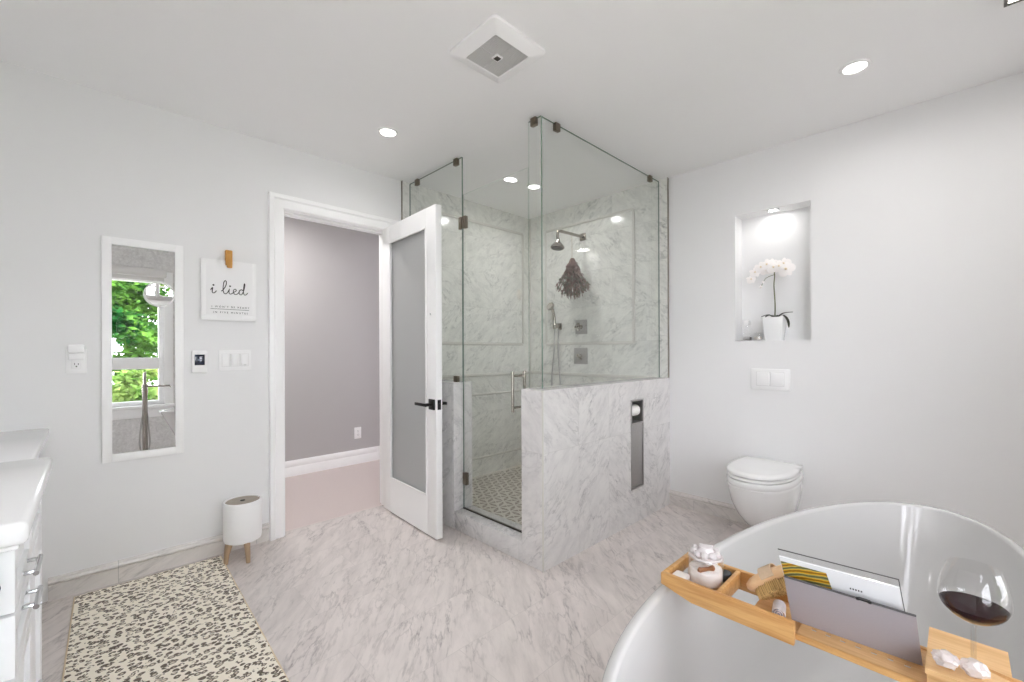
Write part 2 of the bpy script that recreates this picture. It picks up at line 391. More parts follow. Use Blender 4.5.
def link(name, bm, mats, parent=None, smooth=30, local=False):
    bmesh.ops.recalc_face_normals(bm, faces=bm.faces)
    if parent is not None and not local:
        w = Vector((0, 0, 0)); q = parent
        while q is not None: w = w + q.location; q = q.parent
        for v in bm.verts: v.co = v.co - w
    me = bpy.data.meshes.new(name); bm.to_mesh(me); bm.free()
    for m in (mats if isinstance(mats, (list, tuple)) else [mats]): me.materials.append(M[m] if isinstance(m, str) else m)
    if smooth:
        me.polygons.foreach_set('use_smooth', [True] * len(me.polygons)); me.set_sharp_from_angle(angle=math.radians(smooth))
    o = bpy.data.objects.new(name, me); COL.objects.link(o)
    if parent is not None: o.parent = parent
    return o

def tag(o, label=None, cat=None, group=None, kind=None):
    if label: o['label'] = label
    if cat: o['category'] = cat
    if group: o['group'] = group
    if kind: o['kind'] = kind
    return o

def thing(name, loc, label, cat, group=None, rz=0):
    o = bpy.data.objects.new(name, None); COL.objects.link(o); o.location = loc; o.rotation_euler = (0, 0, rz)
    o.empty_display_size = .05
    return tag(o, label, cat, group)

def struct(name, bm, mats, label=None, parent=None, smooth=30):
    o = link(name, bm, mats, parent, smooth)
    if parent is None: tag(o, label, None, None, 'structure')
    return o

def dup(root, loc, label=None, group=None, rz=None):
    r = root.copy(); COL.objects.link(r); r.location = loc
    if label: r['label'] = label
    if group: r['group'] = group
    if rz is not None: r.rotation_euler = (0, 0, rz)
    for ch in list(root.children):
        c = ch.copy(); COL.objects.link(c); c.parent = r
        for g in ch.children:
            k = g.copy(); COL.objects.link(k); k.parent = c
    return r

def text_mesh(s, size, spacing=1.0, align='CENTER'):
    cu = bpy.data.curves.new('t', 'FONT'); cu.body = s; cu.size = size; cu.align_x = align; cu.space_character = spacing; cu.extrude = 0.0003
    o = bpy.data.objects.new('t', cu); COL.objects.link(o)
    dg = bpy.context.evaluated_depsgraph_get(); me = bpy.data.meshes.new_from_object(o.evaluated_get(dg))
    bpy.data.objects.remove(o); bpy.data.curves.remove(cu); return me

# ------------------------------------------------------------------ room shell
DX0, DX1, DZ = 0.854, 1.592, 2.045        # doorway opening
bm = nb(); box(bm, (SX - .12, BY - .12, -.1), (RX + .3, LY + .06, 0)); struct('floor', bm, 'floor_marble')
bm = nb(); box(bm, (SX - .12, BY - .12, CH), (RX + .3, LY + .12, CH + .1)); struct('ceiling', bm, 'ceiling_paint')
bm = nb()
box(bm, (SX - .12, LY, 0), (DX0, LY + .12, CH)); box(bm, (DX1, LY, 0), (RX + .3, LY + .12, CH)); box(bm, (DX0, LY, DZ), (DX1, LY + .12, CH))
struct('wall_left', bm, 'wall_paint')
NY0, NY1, NZ0, NZ1, ND = 0.615, 1.04, 1.205, 2.043, .13
bm = nb()
box(bm, (RX, BY - .12, 0), (RX + .2, NY0, CH)); box(bm, (RX, NY1, 0), (RX + .2, LY, CH))
box(bm, (RX, NY0, 0), (RX + .2, NY1, NZ0)); box(bm, (RX, NY0, NZ1), (RX + .2, NY1, CH)); box(bm, (RX + ND, NY0, NZ0), (RX + .2, NY1, NZ1))
bmesh.ops.remove_doubles(bm, verts=bm.verts, dist=1e-5)
struct('wall_right', bm, 'wall_paint')
bm = nb(); box(bm, (SX - .12, BY, 0), (SX, LY, CH)); struct('wall_side', bm, 'wall_paint')
WIN = [(-.52, .62, .54, 1.99), (.86, 1.66, .54, 1.99)]
bm = nb(); xs = [SX - .12] + [v for w in WIN for v in w[:2]] + [RX]
for i in range(0, len(xs), 2): box(bm, (xs[i], BY - .12, 0), (xs[i + 1], BY, CH))
for x0, x1, z0, z1 in WIN: box(bm, (x0, BY - .12, 0), (x1, BY, z0)); box(bm, (x0, BY - .12, z1), (x1, BY, CH))
struct('wall_rear', bm, 'rear_wallcovering')

def window(n, x0, x1, z0, z1):
    bm = nb(); t = .045
    for a, c in (((x0, z0), (x0 + t, z1)), ((x1 - t, z0), (x1, z1)), ((x0 + t, z0), (x1 - t, z0 + t)), ((x0 + t, z1 - t), (x1 - t, z1)), ((x0 + t, .95), (x1 - t, 1.08))):
        box(bm, (a[0], BY - .10, a[1]), (c[0], BY - .02, c[1]), .004)
    w = struct('window_%d' % n, bm, 'trim_paint')
    bm = nb(); cw = .085
    for a, c in (((x0 - cw, z0 - .02), (x0, z1 + cw)), ((x1, z0 - .02), (x1 + cw, z1 + cw)), ((x0, z1), (x1, z1 + cw)), ((x0 - cw, z0 - .14), (x1 + cw, z0 - .03))):
        box(bm, (a[0], BY, a[1]), (c[0], BY + .02, c[1]), .004)
    struct('casing', bm, 'trim_paint', parent=w)
    bm = nb(); box(bm, (x0 - cw - .02, BY - .02, z0 - .035), (x1 + cw + .02, BY + .06, z0), .006); struct('sill', bm, 'trim_paint', parent=w)
    for a, c in ((z0 + t, .95), (1.08, z1 - t)):
        bm = nb(); box(bm, (x0 + t, BY - .064, a), (x1 - t, BY - .058, c)); struct('pane', bm, 'window_glass', parent=w)
    bm = nb(); box(bm, (x0 + .05, BY - .02, z0 + .01), (x0 + .2, BY - .005, z0 + .03), .003); struct('sash_lock', bm, 'white_plastic', parent=w)
    bm = nb(); box(bm, (x0 - .02, BY + .021, z1 + .01), (x1 + .02, BY + .085, z1 + .10), .012); box(bm, (x0, BY + .04, z1 - .03), (x1, BY + .05, z1 + .02))
    tag(link('roller_shade', bm, ['shade_fabric']), 'rolled-up white window shade %s' % ('over the window seen in the wall mirror' if n == 1 else 'over the window beside the tub, out of the mirror'), 'blind')
for i, w in enumerate(WIN): window(i + 1, *w)
for x0, x1, z0, z1 in WIN:      # daylight is sampled through the window openings
    d = bpy.data.lights.new('daylight_portal', 'AREA'); d.shape = 'RECTANGLE'; d.size = x1 - x0; d.size_y = z1 - z0; d.cycles.is_portal = True
    o = bpy.data.objects.new('daylight_portal', d); COL.objects.link(o); o.location = ((x0 + x1) / 2, BY - .13, (z0 + z1) / 2); o.rotation_euler = (PI / 2, 0, PI)

# hallway beyond the door
HY = 4.28
bm = nb(); box(bm, (-.6, LY + .06, -.1), (3.6, HY + .1, .0)); struct('floor_hall', bm, 'hall_carpet')
bm = nb(); box(bm, (-.7, HY, 0), (3.7, HY + .1, CH)); struct('wall_hall', bm, 'hall_paint')
bm = nb(); box(bm, (-.7, LY + .12, 0), (-.6, HY, CH)); struct('wall_hall_near', bm, 'hall_paint')
bm = nb(); box(bm, (3.6, LY + .12, 0), (3.7, HY, CH)); struct('wall_hall_far', bm, 'hall_paint')
bm = nb(); box(bm, (-.7, LY + .12, CH), (3.7, HY + .1, CH + .1)); struct('ceiling_hall', bm, 'ceiling_paint')
bm = nb(); prism(bm, [(HY, 0), (HY - .018, 0), (HY - .018, .072), (HY - .011, .085), (HY - .014, .098), (HY - .014, .125), (HY - .005, .143), (HY, .143)], 0, -.6, 3.6); struct('baseboard_hall', bm, 'trim_paint')

# baseboards: marble with a rounded cap
def base_prof(w, s):   # w wall plane, s direction into room
    return [(w, 0), (w + s * .010, 0), (w + s * .010, .070), (w + s * .006, .073), (w + s * .018, .078), (w + s * .023, .088), (w + s * .019, .098), (w + s * .008, .101), (w + s * .006, .107), (w, .107)]
bm = nb(); prism(bm, base_prof(LY, -1), 0, -.14, DX0 - .076); struct('baseboard_left', bm, 'base_marble')
bm = nb(); prism(bm, base_prof(RX, -1), 1, BY, KY); struct('baseboard_right', bm, 'base_marble')

# door casing and jamb
def casing_v(bm, x0, x1, inner, zb, zt):
    lo, hi = min(x0, x1), max(x0, x1)
    box(bm, (lo, LY - .020, zb), (hi, LY, zt), .003)
bm = nb()
cp = [(0, 0), (0, -.012), (.010, -.017), (.048, -.017), (.054, -.021), (.058, -.028), (.080, -.028), (.084, -.022), (.084, 0)]   # casing profile: distance from opening, stand-off
ri = []
for (x, z, sx_, sz_) in ((DX0 + .010, 0, -1, 0), (DX0 + .010, DZ - .010, -1, 1), (DX1 - .010, DZ - .010, 1, 1), (DX1 - .010, 0, 1, 0)):
    ri.append([(x + sx_ * d, LY + o, z + sz_ * d) for d, o in cp])
rings(bm, ri)
struct('trim_1', bm, 'trim_paint')
bm = nb()
box(bm, (DX0 - .001, LY, 0), (DX0 + .018, LY + .13, DZ)); box(bm, (DX1 - .018, LY, 0), (DX1 + .001, LY + .13, DZ)); box(bm, (DX0 + .019, LY + .001, DZ - .018), (DX1 - .019, LY + .129, DZ + .001))
box(bm, (DX0 + .017, LY + .045, 0), (DX0 + .03, LY + .085, DZ - .019)); box(bm, (DX1 - .03, LY + .045, 0), (DX1 - .017, LY + .085, DZ - .019)); box(bm, (DX0 + .031, LY + .046, DZ - .03), (DX1 - .031, LY + .084, DZ - .017))
struct('trim_2', bm, 'trim_paint')
bm = nb(); box(bm, (DX0 + .018, LY + .012, .88), (DX0 + .0195, LY + .040, .95), .0005); box(bm, (DX0 + .0175, LY + .018, .895), (DX0 + .0200, LY + .034, .935)); tag(link('strike_plate', bm, 'black_metal'), 'small black strike plate set in the left door jamb', 'strike plate')

# interior door, swung open into the room: built closed-flat along -Y from the hinge, then turned
DW, DT, DH = .735, .043, 2.02
door = bpy.data.objects.new('door_1', None); COL.objects.link(door); tag(door, None, None, None, 'structure')
door.location = (1.572, LY - .012, .012); door.rotation_euler = (0, 0, math.radians(-3.0))
ST, RB, RT = .112, .235, .115
bm = nb()     # local: x 0..-DT is thickness (room face at -DT), y 0..-DW width
box(bm, (-DT, -ST, 0), (0, 0, DH), .003); box(bm, (-DT, -DW, 0), (0, -DW + ST, DH), .003)
box(bm, (-DT + .0003, -DW + ST, 0), (-.0003, -ST, RB), .0); box(bm, (-DT + .0003, -DW + ST, DH - RT), (-.0003, -ST, DH), .0)
for xx in (-DT - .004, -.004):
    for y0, y1, z0, z1 in ((-ST - .012, -ST, RB, DH - RT), (-DW + ST, -DW + ST + .012, RB, DH - RT), (-DW + ST + .012, -ST - .012, RB, RB + .012), (-DW + ST + .012, -ST - .012, DH - RT - .012, DH - RT)):
        box(bm, (xx, y0, z0), (xx + .008, y1, z1), .002)
link('door_leaf', bm, 'trim_paint', door, local=True)
bm = nb(); box(bm, (-DT / 2 - .004, -DW + ST, RB), (-DT / 2 + .004, -ST, DH - RT)); link('pane', bm, 'frosted_glass', door, local=True)
HZ = .81
for sx, nm in ((-1, 'door_handle'), (1, 'door_handle')):
    xf = -DT if sx < 0 else 0
    bm = nb(); box(bm, (min(xf, xf + sx * .009), -DW + .012, HZ - .032), (max(xf, xf + sx * .009), -DW + .076, HZ + .032), .002)
    tube(bm, [(xf + sx * .005, -DW + .044, HZ), (xf + sx * .05, -DW + .044, HZ)], .010, 12)
    box(bm, (xf + sx * .05 - .006, -DW + .032, HZ - .010), (xf + sx * .05 + .006, -DW + .165, HZ + .008), .003)
    tag(link(nm, bm, 'black_metal', door, local=True), 'black lever handle on a square plate')
bm = nb(); box(bm, (-DT / 2 - .012, -DW - .0015, HZ - .03), (-DT / 2 + .012, -DW + .001, HZ + .03), .0005); box(bm, (-DT / 2 - .006, -DW - .008, HZ - .008), (-DT / 2 + .006, -DW, HZ + .008), .001)
link('latch', bm, 'black_metal', door, local=True)
bm = nb(); lathe(bm, [(.0, -.001), (.005, 0), (.006, .004), (.0, .006)], mat=Matrix.Translation((-DT, -DW + .06, 1.36)) @ Matrix.Rotation(-PI / 2, 4, 'Y'), n=12); link('door_hook', bm, 'chrome', door, local=True)
bm = nb()
for z in (.2, 1.0, 1.8): tube(bm, [(.006, .004, z), (.006, .004, z + .09)], .006, 10)
link('hinge', bm, 'black_metal', door, local=True)

# ------------------------------------------------------------------ shower enclosure
bm = nb()
box(bm, (KX, KY, 0), (2.549, KY + KT, KH)); box(bm, (2.707, KY, 0), (RX, KY + KT, KH)); box(bm, (2.549, KY, 0), (2.707, KY + KT, .228)); box(bm, (2.549, KY, .815), (2.707, KY + KT, KH)); box(bm, (2.549, KY + .11, .228), (2.707, KY + KT, .815))
bmesh.ops.remove_doubles(bm, verts=bm.verts, dist=1e-5)
struct('wall_shower_front', bm, 'wall_marble')
bm = nb(); box(bm, (KX, 2.268, 0), (KX + KT, LY, KH), .004); struct('wall_shower_stub', bm, 'wall_marble')
bm = nb(); box(bm, (KX, KY + KT, 0), (KX + KT, 2.268, .115), .004); struct('trim_3', bm, 'wall_marble')
bm = nb(); box(bm, (KX - .003, KY - .003, KH - .012), (KX + .008, KY + .008, KH)); box(bm, (KX - .002, KY - .002, 0), (KX + .006, KY + .006, KH - .01), .002)
struct('trim_4', bm, 'marble_trim')
bm = nb(); box(bm, (1.692, LY - .016, 0), (RX, LY, CH)); struct('wall_shower_left', bm, 'shower_marble')
bm = nb(); box(bm, (RX - .016, KY + .006, 0), (RX, LY - .016, CH)); struct('wall_shower_right', bm, 'shower_marble')
bm = nb(); box(bm, (1.688, LY - .018, KH), (1.692, LY, CH)); box(bm, (RX - .018, KY + .002, KH), (RX, KY + .006, CH)); struct('trim_5', bm, 'tile_edge')
# pencil mouldings on the shower walls
bm = nb()
def pen(bm, y=None, x=None, a=0, c=0, z=None, z1=None, r=.012):
    if y is not None:
        if z1 is None: box(bm, (a, y - r, z - r), (c, y, z + r), r * .6)
        else: box(bm, (a - r, y - r, z), (a + r, y, z1), r * .6)
    else:
        if z1 is None: box(bm, (x - r, a, z - r), (x, c, z + r), r * .6)
        else: box(bm, (x - r, a - r, z), (x, a + r, z1), r * .6)
yw, xw = LY - .016, RX - .016
pen(bm, y=yw, a=1.86, c=2.98, z=1.207); pen(bm, y=yw, a=2.98, z=1.207, z1=2.26); pen(bm, y=yw, a=1.86, z=1.207, z1=2.26); pen(bm, y=yw, a=1.86, c=2.98, z=2.26)
pen(bm, x=xw, a=1.784, c=2.70, z=1.207); pen(bm, x=xw, a=1.784, z=1.207, z1=2.26); pen(bm, x=xw, a=2.70, z=1.207, z1=2.26); pen(bm, x=xw, a=1.784, c=2.70, z=2.26)
for z, r in ((.935, .013), (.765, .009), (.212, .009)):
    pen(bm, y=yw, a=1.84, c=xw, z=z, r=r); pen(bm, x=xw, a=KY + KT, c=yw, z=z, r=r)
box(bm, (xw - .014, yw - .014, .06), (xw, yw, CH), .005)
struct('trim_6', bm, 'marble_trim')
# mosaic floor: six-petalled rosettes of taupe triangles in a pale ground
bm = nb(); FZ = .058; box(bm, (KX + KT, KY + KT, 0), (xw, yw, FZ), 0, mi=0)
S = .067
for i in range(-2, 30):
    for j in range(-2, 36):
        cx = KX + KT + i * S * 1.5 * 1.02; cy = KY + KT + (j + .5 * (i % 2)) * S * math.sqrt(3)
        for k in range(6):
            a0 = k * PI / 3; pts = [(0.14, .5), (.84, .24), (.84, .76)]
            tri = []
            for rr, tt in pts:
                an = a0 + tt * PI / 3; R_ = S * rr * (1.0 if rr < .5 else .98 / math.cos((tt - .5) * PI / 3))
                tri.append((cx + R_ * math.cos(an), cy + R_ * math.sin(an)))
            if all(KX + KT + .004 < p[0] < xw - .004 and KY + KT + .004 < p[1] < yw - .004 for p in tri):
                f = bm.faces.new([bm.verts.new((*p, FZ + .0006)) for p in tri]); f.material_index = 1
struct('floor_shower', bm, ['mosaic_light', 'mosaic_taupe'])

def pane(name, parent, lo, hi, soft=()):
    bm = nb(); box(bm, lo, hi, 0)
    thin = min(range(3), key=lambda i: hi[i] - lo[i])
    bm.normal_update()
    for f in bm.faces: f.material_index = 0 if abs(f.normal[thin]) > .5 else (2 if any(f.normal[a] * d > .5 for a, d in soft) else 1)
    return link(name, bm, ['shower_glass', 'glass_edge', 'soft_edge'], parent, smooth=0)
def clip(parent, c, size, name='glass_clip'):
    bm = nb(); box(bm, [c[i] - size[i] / 2 for i in range(3)], [c[i] + size[i] / 2 for i in range(3)], .003)
    return tag(link(name, bm, 'bronze_nickel', parent), 'bronze-nickel square clamp')
GT, gt = CH - .012, .005
t = thing('shower_glass_panel', (GX, 2.6, KH), 'tall fixed glass panel behind the open white door, on the low marble stub', 'shower screen')
pane('pane', t, (GX - gt, 2.265, KH + .001), (GX + gt, yw - .001, GT))
for y in (2.81, 2.33): clip(t, (GX, y, GT - .014), (.024, .04, .045))
clip(t, (GX, 2.335, KH + .02), (.024, .04, .04)); clip(t, (GX, 2.280, 1.985), (.024, .028, .08), 'hinge_plate')
t = thing('shower_glass_panel', (2.4, GY, KH), 'wide fixed glass panel on top of the long marble half wall', 'shower screen')
pane('pane', t, (GX + gt + .001, GY - gt, KH + .001), (xw - .001, GY + gt, GT))
for x in (1.89, 2.95): clip(t, (x, GY, GT - .014), (.04, .024, .045))
t = thing('shower_glass_panel', (GX, 1.62, KH), 'narrow return glass strip at the outer corner of the half wall', 'shower screen')
pane('pane', t, (GX - gt, GY - gt, KH + .001), (GX + gt, 1.664, GT), ((1, 1),))
clip(t, (GX, 1.622, GT - .014), (.024, .04, .045))
t = thing('shower_door', (GX, 1.96, .12), 'frameless hinged glass shower door between marble stub and half wall', 'shower door')
pane('pane', t, (GX - gt, 1.669, .122), (GX + gt, 2.260, 2.168), ((1, -1), (2, 1)))
for z in (1.985, .315):
    bm = nb(); box(bm, (GX - .012, 2.222, z - .04), (GX + .012, 2.258, z + .04), .003); tube(bm, [(GX, 2.2555, z - .036), (GX, 2.2555, z + .036)], .008, 10)
    tag(link('hinge', bm, 'bronze_nickel', t), 'bronze-nickel glass hinge')
bm = nb()
for sx in (-1, 1):
    xb = GX + sx * .048; tube(bm, [(xb, 1.75, .80), (xb, 1.75, 1.03)], .0085, 14)
    for z in (.825, 1.005): tube(bm, [(GX + sx * .004, 1.75, z), (xb, 1.75, z)], .007, 10)
tag(link('pull_handle', bm, 'nickel', t), 'nickel bar pull on both faces')
bm = nb(); box(bm, (GX - .006, 1.67, .115), (GX + .006, 2.262, .124), .001); link('bottom_seal', bm, 'dark_steel', t)

# shower fittings
t = thing('wall_shower', (xw, 2.274, 2.133), 'nickel wall shower head on a straight arm over the dried bouquet', 'shower head')
bm = nb(); box(bm, (xw - .010, 2.274 - .03, 2.103), (xw, 2.274 + .03, 2.163), .003); link('flange', bm, 'nickel', t)
bm = nb(); tube(bm, [(xw - .005, 2.274, 2.133), (2.78, 2.274, 2.127)] + smoothpath([(2.757, 2.274, 2.125), (2.742, 2.274, 2.117), (2.736, 2.274, 2.098), (2.736, 2.274, 2.06)], 5), .0125, 14); link('arm', bm, 'nickel', t)
bm = nb(); mt = Matrix.Translation((2.733, 2.274, 1.978)) @ Matrix.Rotation(math.radians(8), 4, 'Y') @ Matrix.Diagonal((.84, .84, 1.15, 1))
lathe(bm, [(.0, .0), (.062, .0), (.068, .004), (.066, .014), (.046, .032), (.024, .046), (.018, .062), (.013, .075), (0, .076)], mat=mt, n=32); link('head', bm, 'nickel', t)
bm = nb(); lathe(bm, [(0, -.003), (.056, -.003), (.056, .001), (0, .001)], mat=mt, n=28)
for k in range(24): a = k * 2 * PI / 24; lathe(bm, [(0, -.005), (.002, -.005), (.002, -.002), (0, -.002)], mat=mt @ Matrix.Translation((.042 * math.cos(a), .042 * math.sin(a), 0)), n=6)
link('spray_face', bm, 'dark_steel', t)
for cz, w, lab in ((1.351, .062, 'upper square nickel shower valve with a cross handle below the bouquet'), (1.098, .072, 'lower square nickel shower valve with a lever handle above the half wall')):
    cy_ = 2.295 if w < .07 else 2.302
    t = thing('shower_valve', (xw, cy_, cz), lab, 'shower valve')
    bm = nb(); box(bm, (xw - .008, cy_ - w, cz - w), (xw, cy_ + w, cz + w), .003); link('plate', bm, 'brushed_steel', t)
    bm = nb(); tube(bm, [(xw - .006, cy_, cz), (xw - .045, cy_, cz)], .018, 16)
    if w < .07:
        box(bm, (xw - .058, cy_ - .036, cz - .010), (xw - .040, cy_ + .036, cz + .010), .004); box(bm, (xw - .058, cy_ - .010, cz - .036), (xw - .040, cy_ + .010, cz + .036), .004)
    else:
        box(bm, (xw - .056, cy_ - .012, cz - .012), (xw - .040, cy_ + .012, cz + .012), .003); tube(bm, [(xw - .048, cy_, cz), (xw - .052, cy_ - .045, cz - .030)], .007, 10)
    link('handle', bm, 'nickel', t)
t = thing('hand_shower', (xw, 2.54, 1.365), 'nickel hand shower in a wall bracket with hanging hose', 'hand shower')
bm = nb(); box(bm, (xw - .008, 2.515, 1.335), (xw, 2.565, 1.395), .003); tube(bm, [(xw - .005, 2.54, 1.365), (xw - .05, 2.545, 1.365)], .012, 12); lathe(bm, [(.016, -.02), (.019, -.01), (.019, .02), (.016, .025)], c=(xw - .055, 2.553, 1.365), n=16); link('bracket', bm, 'nickel', t)
hp = [(xw - .056, 2.555, 1.34), (xw - .056, 2.558, 1.42), (xw - .06, 2.572, 1.51), (xw - .068, 2.585, 1.54)]
bm = nb(); tube(bm, smoothpath(hp, 5), .0125, 12); mt = Matrix.Translation((xw - .078, 2.592, 1.552)) @ Matrix.Rotation(math.radians(-62), 4, 'Y'); lathe(bm, [(0, 0.006), (.034, .006), (.040, 0), (.040, -.012), (.030, -.026), (0, -.03)], mat=mt, n=24); link('handset', bm, 'nickel', t)
bm = nb(); tube(bm, smoothpath([(xw - .056, 2.555, 1.34), (xw - .055, 2.562, 1.15), (xw - .045, 2.60, .9), (xw - .04, 2.60, .68), (xw - .04, 2.55, .60), (xw - .04, 2.505, .68), (xw - .04, 2.51, .9), (xw - .03, 2.538, 1.15), (xw - .02, 2.54, 1.34)], 8), .006, 8); link('hose', bm, 'brushed_steel', t)

# dried eucalyptus bunch hanging from the shower arm
EC = Vector((2.925, 2.274, 0))
t = thing('dried_bouquet', (EC.x, EC.y, 1.89), 'upside-down dried eucalyptus bunch hanging on a string from the shower arm', 'bouquet')
bs, bl, bd = nb(), nb(), nb(); rs_ = random.Random(3)
for k in range(95):
    an = rs_.uniform(0, 2 * PI); q = math.sqrt(rs_.random()); Rb = .150 * q
    top = Vector((EC.x + .016 * q * math.cos(an), EC.y + .016 * q * math.sin(an), 1.915 + rs_.uniform(-.02, .012)))
    ez = 1.600 + .080 * q * q + rs_.uniform(-.035, .035)
    end = Vector((EC.x + Rb * math.cos(an), EC.y + Rb * math.sin(an), ez)); mid = top.lerp(end, .5) + Vector((.02 * math.cos(an) * q, .02 * math.sin(an) * q, .0))
    mid.x = EC.x + (mid.x - EC.x) * .72; mid.y = EC.y + (mid.y - EC.y) * .72
    path = smoothpath([top, top.lerp(mid, .4) , mid, end], 3); tube(bs, path, [.0048 - .0026 * i / len(path) for i in range(len(path))], 5)
    for i in range(13):
        u = .30 + .70 * (i + rs_.random()) / 13; pp = path[min(int(u * (len(path) - 1)), len(path) - 1)]
        dv = Vector((math.cos(an) + rs_.uniform(-.9, .9), math.sin(an) + rs_.uniform(-.9, .9), -1.2 + rs_.uniform(-.7, .5))).normalized()
        sd = dv.cross(Vector((rs_.uniform(-1, 1), rs_.uniform(-1, 1), rs_.uniform(-1, 1)))).normalized(); L = rs_.uniform(.022, .038); wd = L * .30
        nn = dv.cross(sd) * .003
        tgt = bl if (u > .72 and rs_.random() < .9) else bd
        vs = [tgt.verts.new(p) for p in (pp, pp + dv * L * .45 + sd * wd + nn, pp + dv * L, pp + dv * L * .45 - sd * wd + nn)]; tgt.faces.new(vs)
tag(link('stems', bs, 'dried_stem', t), kind=None); tag(link('leaves', bl, 'dried_leaf', t), 'grey dried leaf tips', kind='stuff'); tag(link('leaves', bd, 'dried_stem', t), 'brown dried leaves', kind='stuff')
bm = nb()
for k in range(4): lathe(bm, [(.018, -.003), (.0205, 0), (.018, .003)], c=(EC.x, EC.y, 1.885 + k * .006), n=18)
tube(bm, [(EC.x, EC.y, 1.89), (EC.x, EC.y, 2.13), (EC.x + .004, EC.y + .013, 2.142), (EC.x + .008, EC.y, 2.145)], .0018, 6); link('string', bm, 'twine', t)

# toilet roll holder recessed in the half wall
t = thing('toilet_roll_holder', (2.628, KY, .23), 'tall recessed steel toilet roll holder in the marble half wall', 'toilet roll holder')
x0, x1, z0, z1 = 2.549, 2.707, .228, .815
bm = nb()
for a, c in (((x0 - .004, z0 - .004), (x0 + .008, z1 + .004)), ((x1 - .008, z0 - .004), (x1 + .004, z1 + .004)), ((x0, z0 - .004), (x1, z0 + .008)), ((x0, z1 - .008), (x1, z1 + .004)), ((x0, .652), (x1, .664))):
    box(bm, (a[0], KY - .004, a[1]), (c[0], KY + .02, c[1]), .001)
box(bm, (x0 + .002, KY + .095, .66), (x1 - .002, KY + .106, z1 - .002)); box(bm, (x0 + .002, KY + .01, .664), (x0 + .006, KY + .1, z1 - .004)); box(bm, (x1 - .006, KY + .01, .664), (x1 - .002, KY + .1, z1 - .004))
link('frame', bm, 'brushed_steel', t)
bm = nb(); box(bm, (x0 + .009, KY + .002, z0 + .009), (x1 - .009, KY + .014, .651), .001); link('door', bm, 'brushed_steel', t)
bm = nb(); tube(bm, [(x0 + .006, KY + .05, .738), (x1 - .006, KY + .05, .738)], .008, 12); link('spindle', bm, 'chrome', t)
bm = nb(); mt = Matrix.Translation((x0 + .026, KY + .046, .738)) @ Matrix.Rotation(PI / 2, 4, 'Y')
R1, R0, L = .039, .017, .105
V = rings(bm, [[mt @ Vector((r * math.cos(2 * PI * i / 28), r * math.sin(2 * PI * i / 28), z)) for i in range(28)] for r, z in ((R0, 0), (R1, 0), (R1, L), (R0, L), (R0, 0))], cap0=False, cap1=False)
tag(link('toilet_roll', bm, 'toilet_paper'), 'white toilet paper roll in the recessed steel holder', 'toilet roll')

# ------------------------------------------------------------------ ceiling fixtures
def downlight(x, y, label, r=.043, watt=LAMP_W, z=CH):
    t = thing('ceiling_light', (x, y, z), label, 'ceiling light', 'recessed ceiling lights')
    bm = nb(); lathe(bm, [(r, -.004), (r + .004, -.007), (r + .012, -.006), (r + .016, 0)], c=(x, y, z), n=40, cap0=False, cap1=False); link('trim_ring', bm, 'white_plastic', t)
    bm = nb(); lathe(bm, [(0, -.0035), (r * .6, -.0045), (r + .001, -.003), (r + .001, 0)], c=(x, y, z), n=32, cap0=False); link('lens', bm, 'lamp_lens', t)
    d = bpy.data.lights.new('lamp', 'AREA'); d.shape = 'DISK'; d.size = r * 1.9; d.energy = watt; d.color = LAMP_COL; d.spread = math.radians(165)
    o = bpy.data.objects.new('lamp', d); COL.objects.link(o); o.parent = t; o.location = (0, 0, -.009)
    return t
downlight(1.255, 2.324, 'round recessed ceiling light above the open doorway')
downlight(2.494, .323, 'round recessed ceiling light nearest the niche wall, above the tub end')
downlight(2.495, 2.31, 'round recessed ceiling light inside the glass shower', watt=LAMP_W * 1.8)
downlight(.10, 1.42, 'round recessed ceiling light at the top left, above the rug')
# extractor vent
vx0, vx1, vy0, vy1 = 1.103, 1.403, 1.221, 1.521
t = thing('ceiling_vent', ((vx0 + vx1) / 2, (vy0 + vy1) / 2, CH), 'square white extractor vent with grey grille on the ceiling', 'vent')
def sq(c, h, z, n=6, rr=.02):
    o = []
    for k, (sx, sy) in enumerate(((1, 1), (-1, 1), (-1, -1), (1, -1))):
        for i in range(n):
            a = k * PI / 2 + i / (n - 1) * PI / 2; o.append((c[0] + sx * (h - rr) + rr * math.cos(a), c[1] + sy * (h - rr) + rr * math.sin(a), z))
    return o
vc = ((vx0 + vx1) / 2, (vy0 + vy1) / 2); H2 = (vx1 - vx0) / 2
bm = nb(); rings(bm, [sq(vc, H2, CH - .001), sq(vc, H2, CH - .012), sq(vc, H2 - .008, CH - .018), sq(vc, .098, CH - .030, rr=.008), sq(vc, .094, CH - .026, rr=.008)], cap0=True, cap1=False); link('housing', bm, 'white_plastic', t, smooth=25)
bm = nb(); box(bm, (vc[0] - .095, vc[1] - .095, CH - .022), (vc[0] + .095, vc[1] + .095, CH - .020)); link('grille_back', bm, 'grey_plastic', t)
bm = nb()
for k in range(25): y = vc[1] - .0925 + k * .0077; box(bm, (vc[0] - .094, y - .0022, CH - .027), (vc[0] + .094, y + .0022, CH - .021))
for a in (-.0475, .0475):
    pass
box(bm, (vc[0] - .002, vc[1] - .094, CH - .029), (vc[0] + .002, vc[1] + .094, CH - .021)); box(bm, (vc[0] - .094, vc[1] - .002, CH - .029), (vc[0] + .094, vc[1] + .002, CH - .021))
link('grille', bm, 'grey_plastic', t)
bm = nb(); box(bm, (vc[0] - .018, vc[1] - .018, CH - .033), (vc[0] + .018, vc[1] + .018, CH - .026), .002); link('centre_button', bm, 'white_plastic', t)
bm = nb(); box(bm, (vc[0] - .012, vc[1] - .012, CH - .034), (vc[0] + .012, vc[1] + .012, CH - .0325)); link('sensor', bm, 'dark_steel', t)
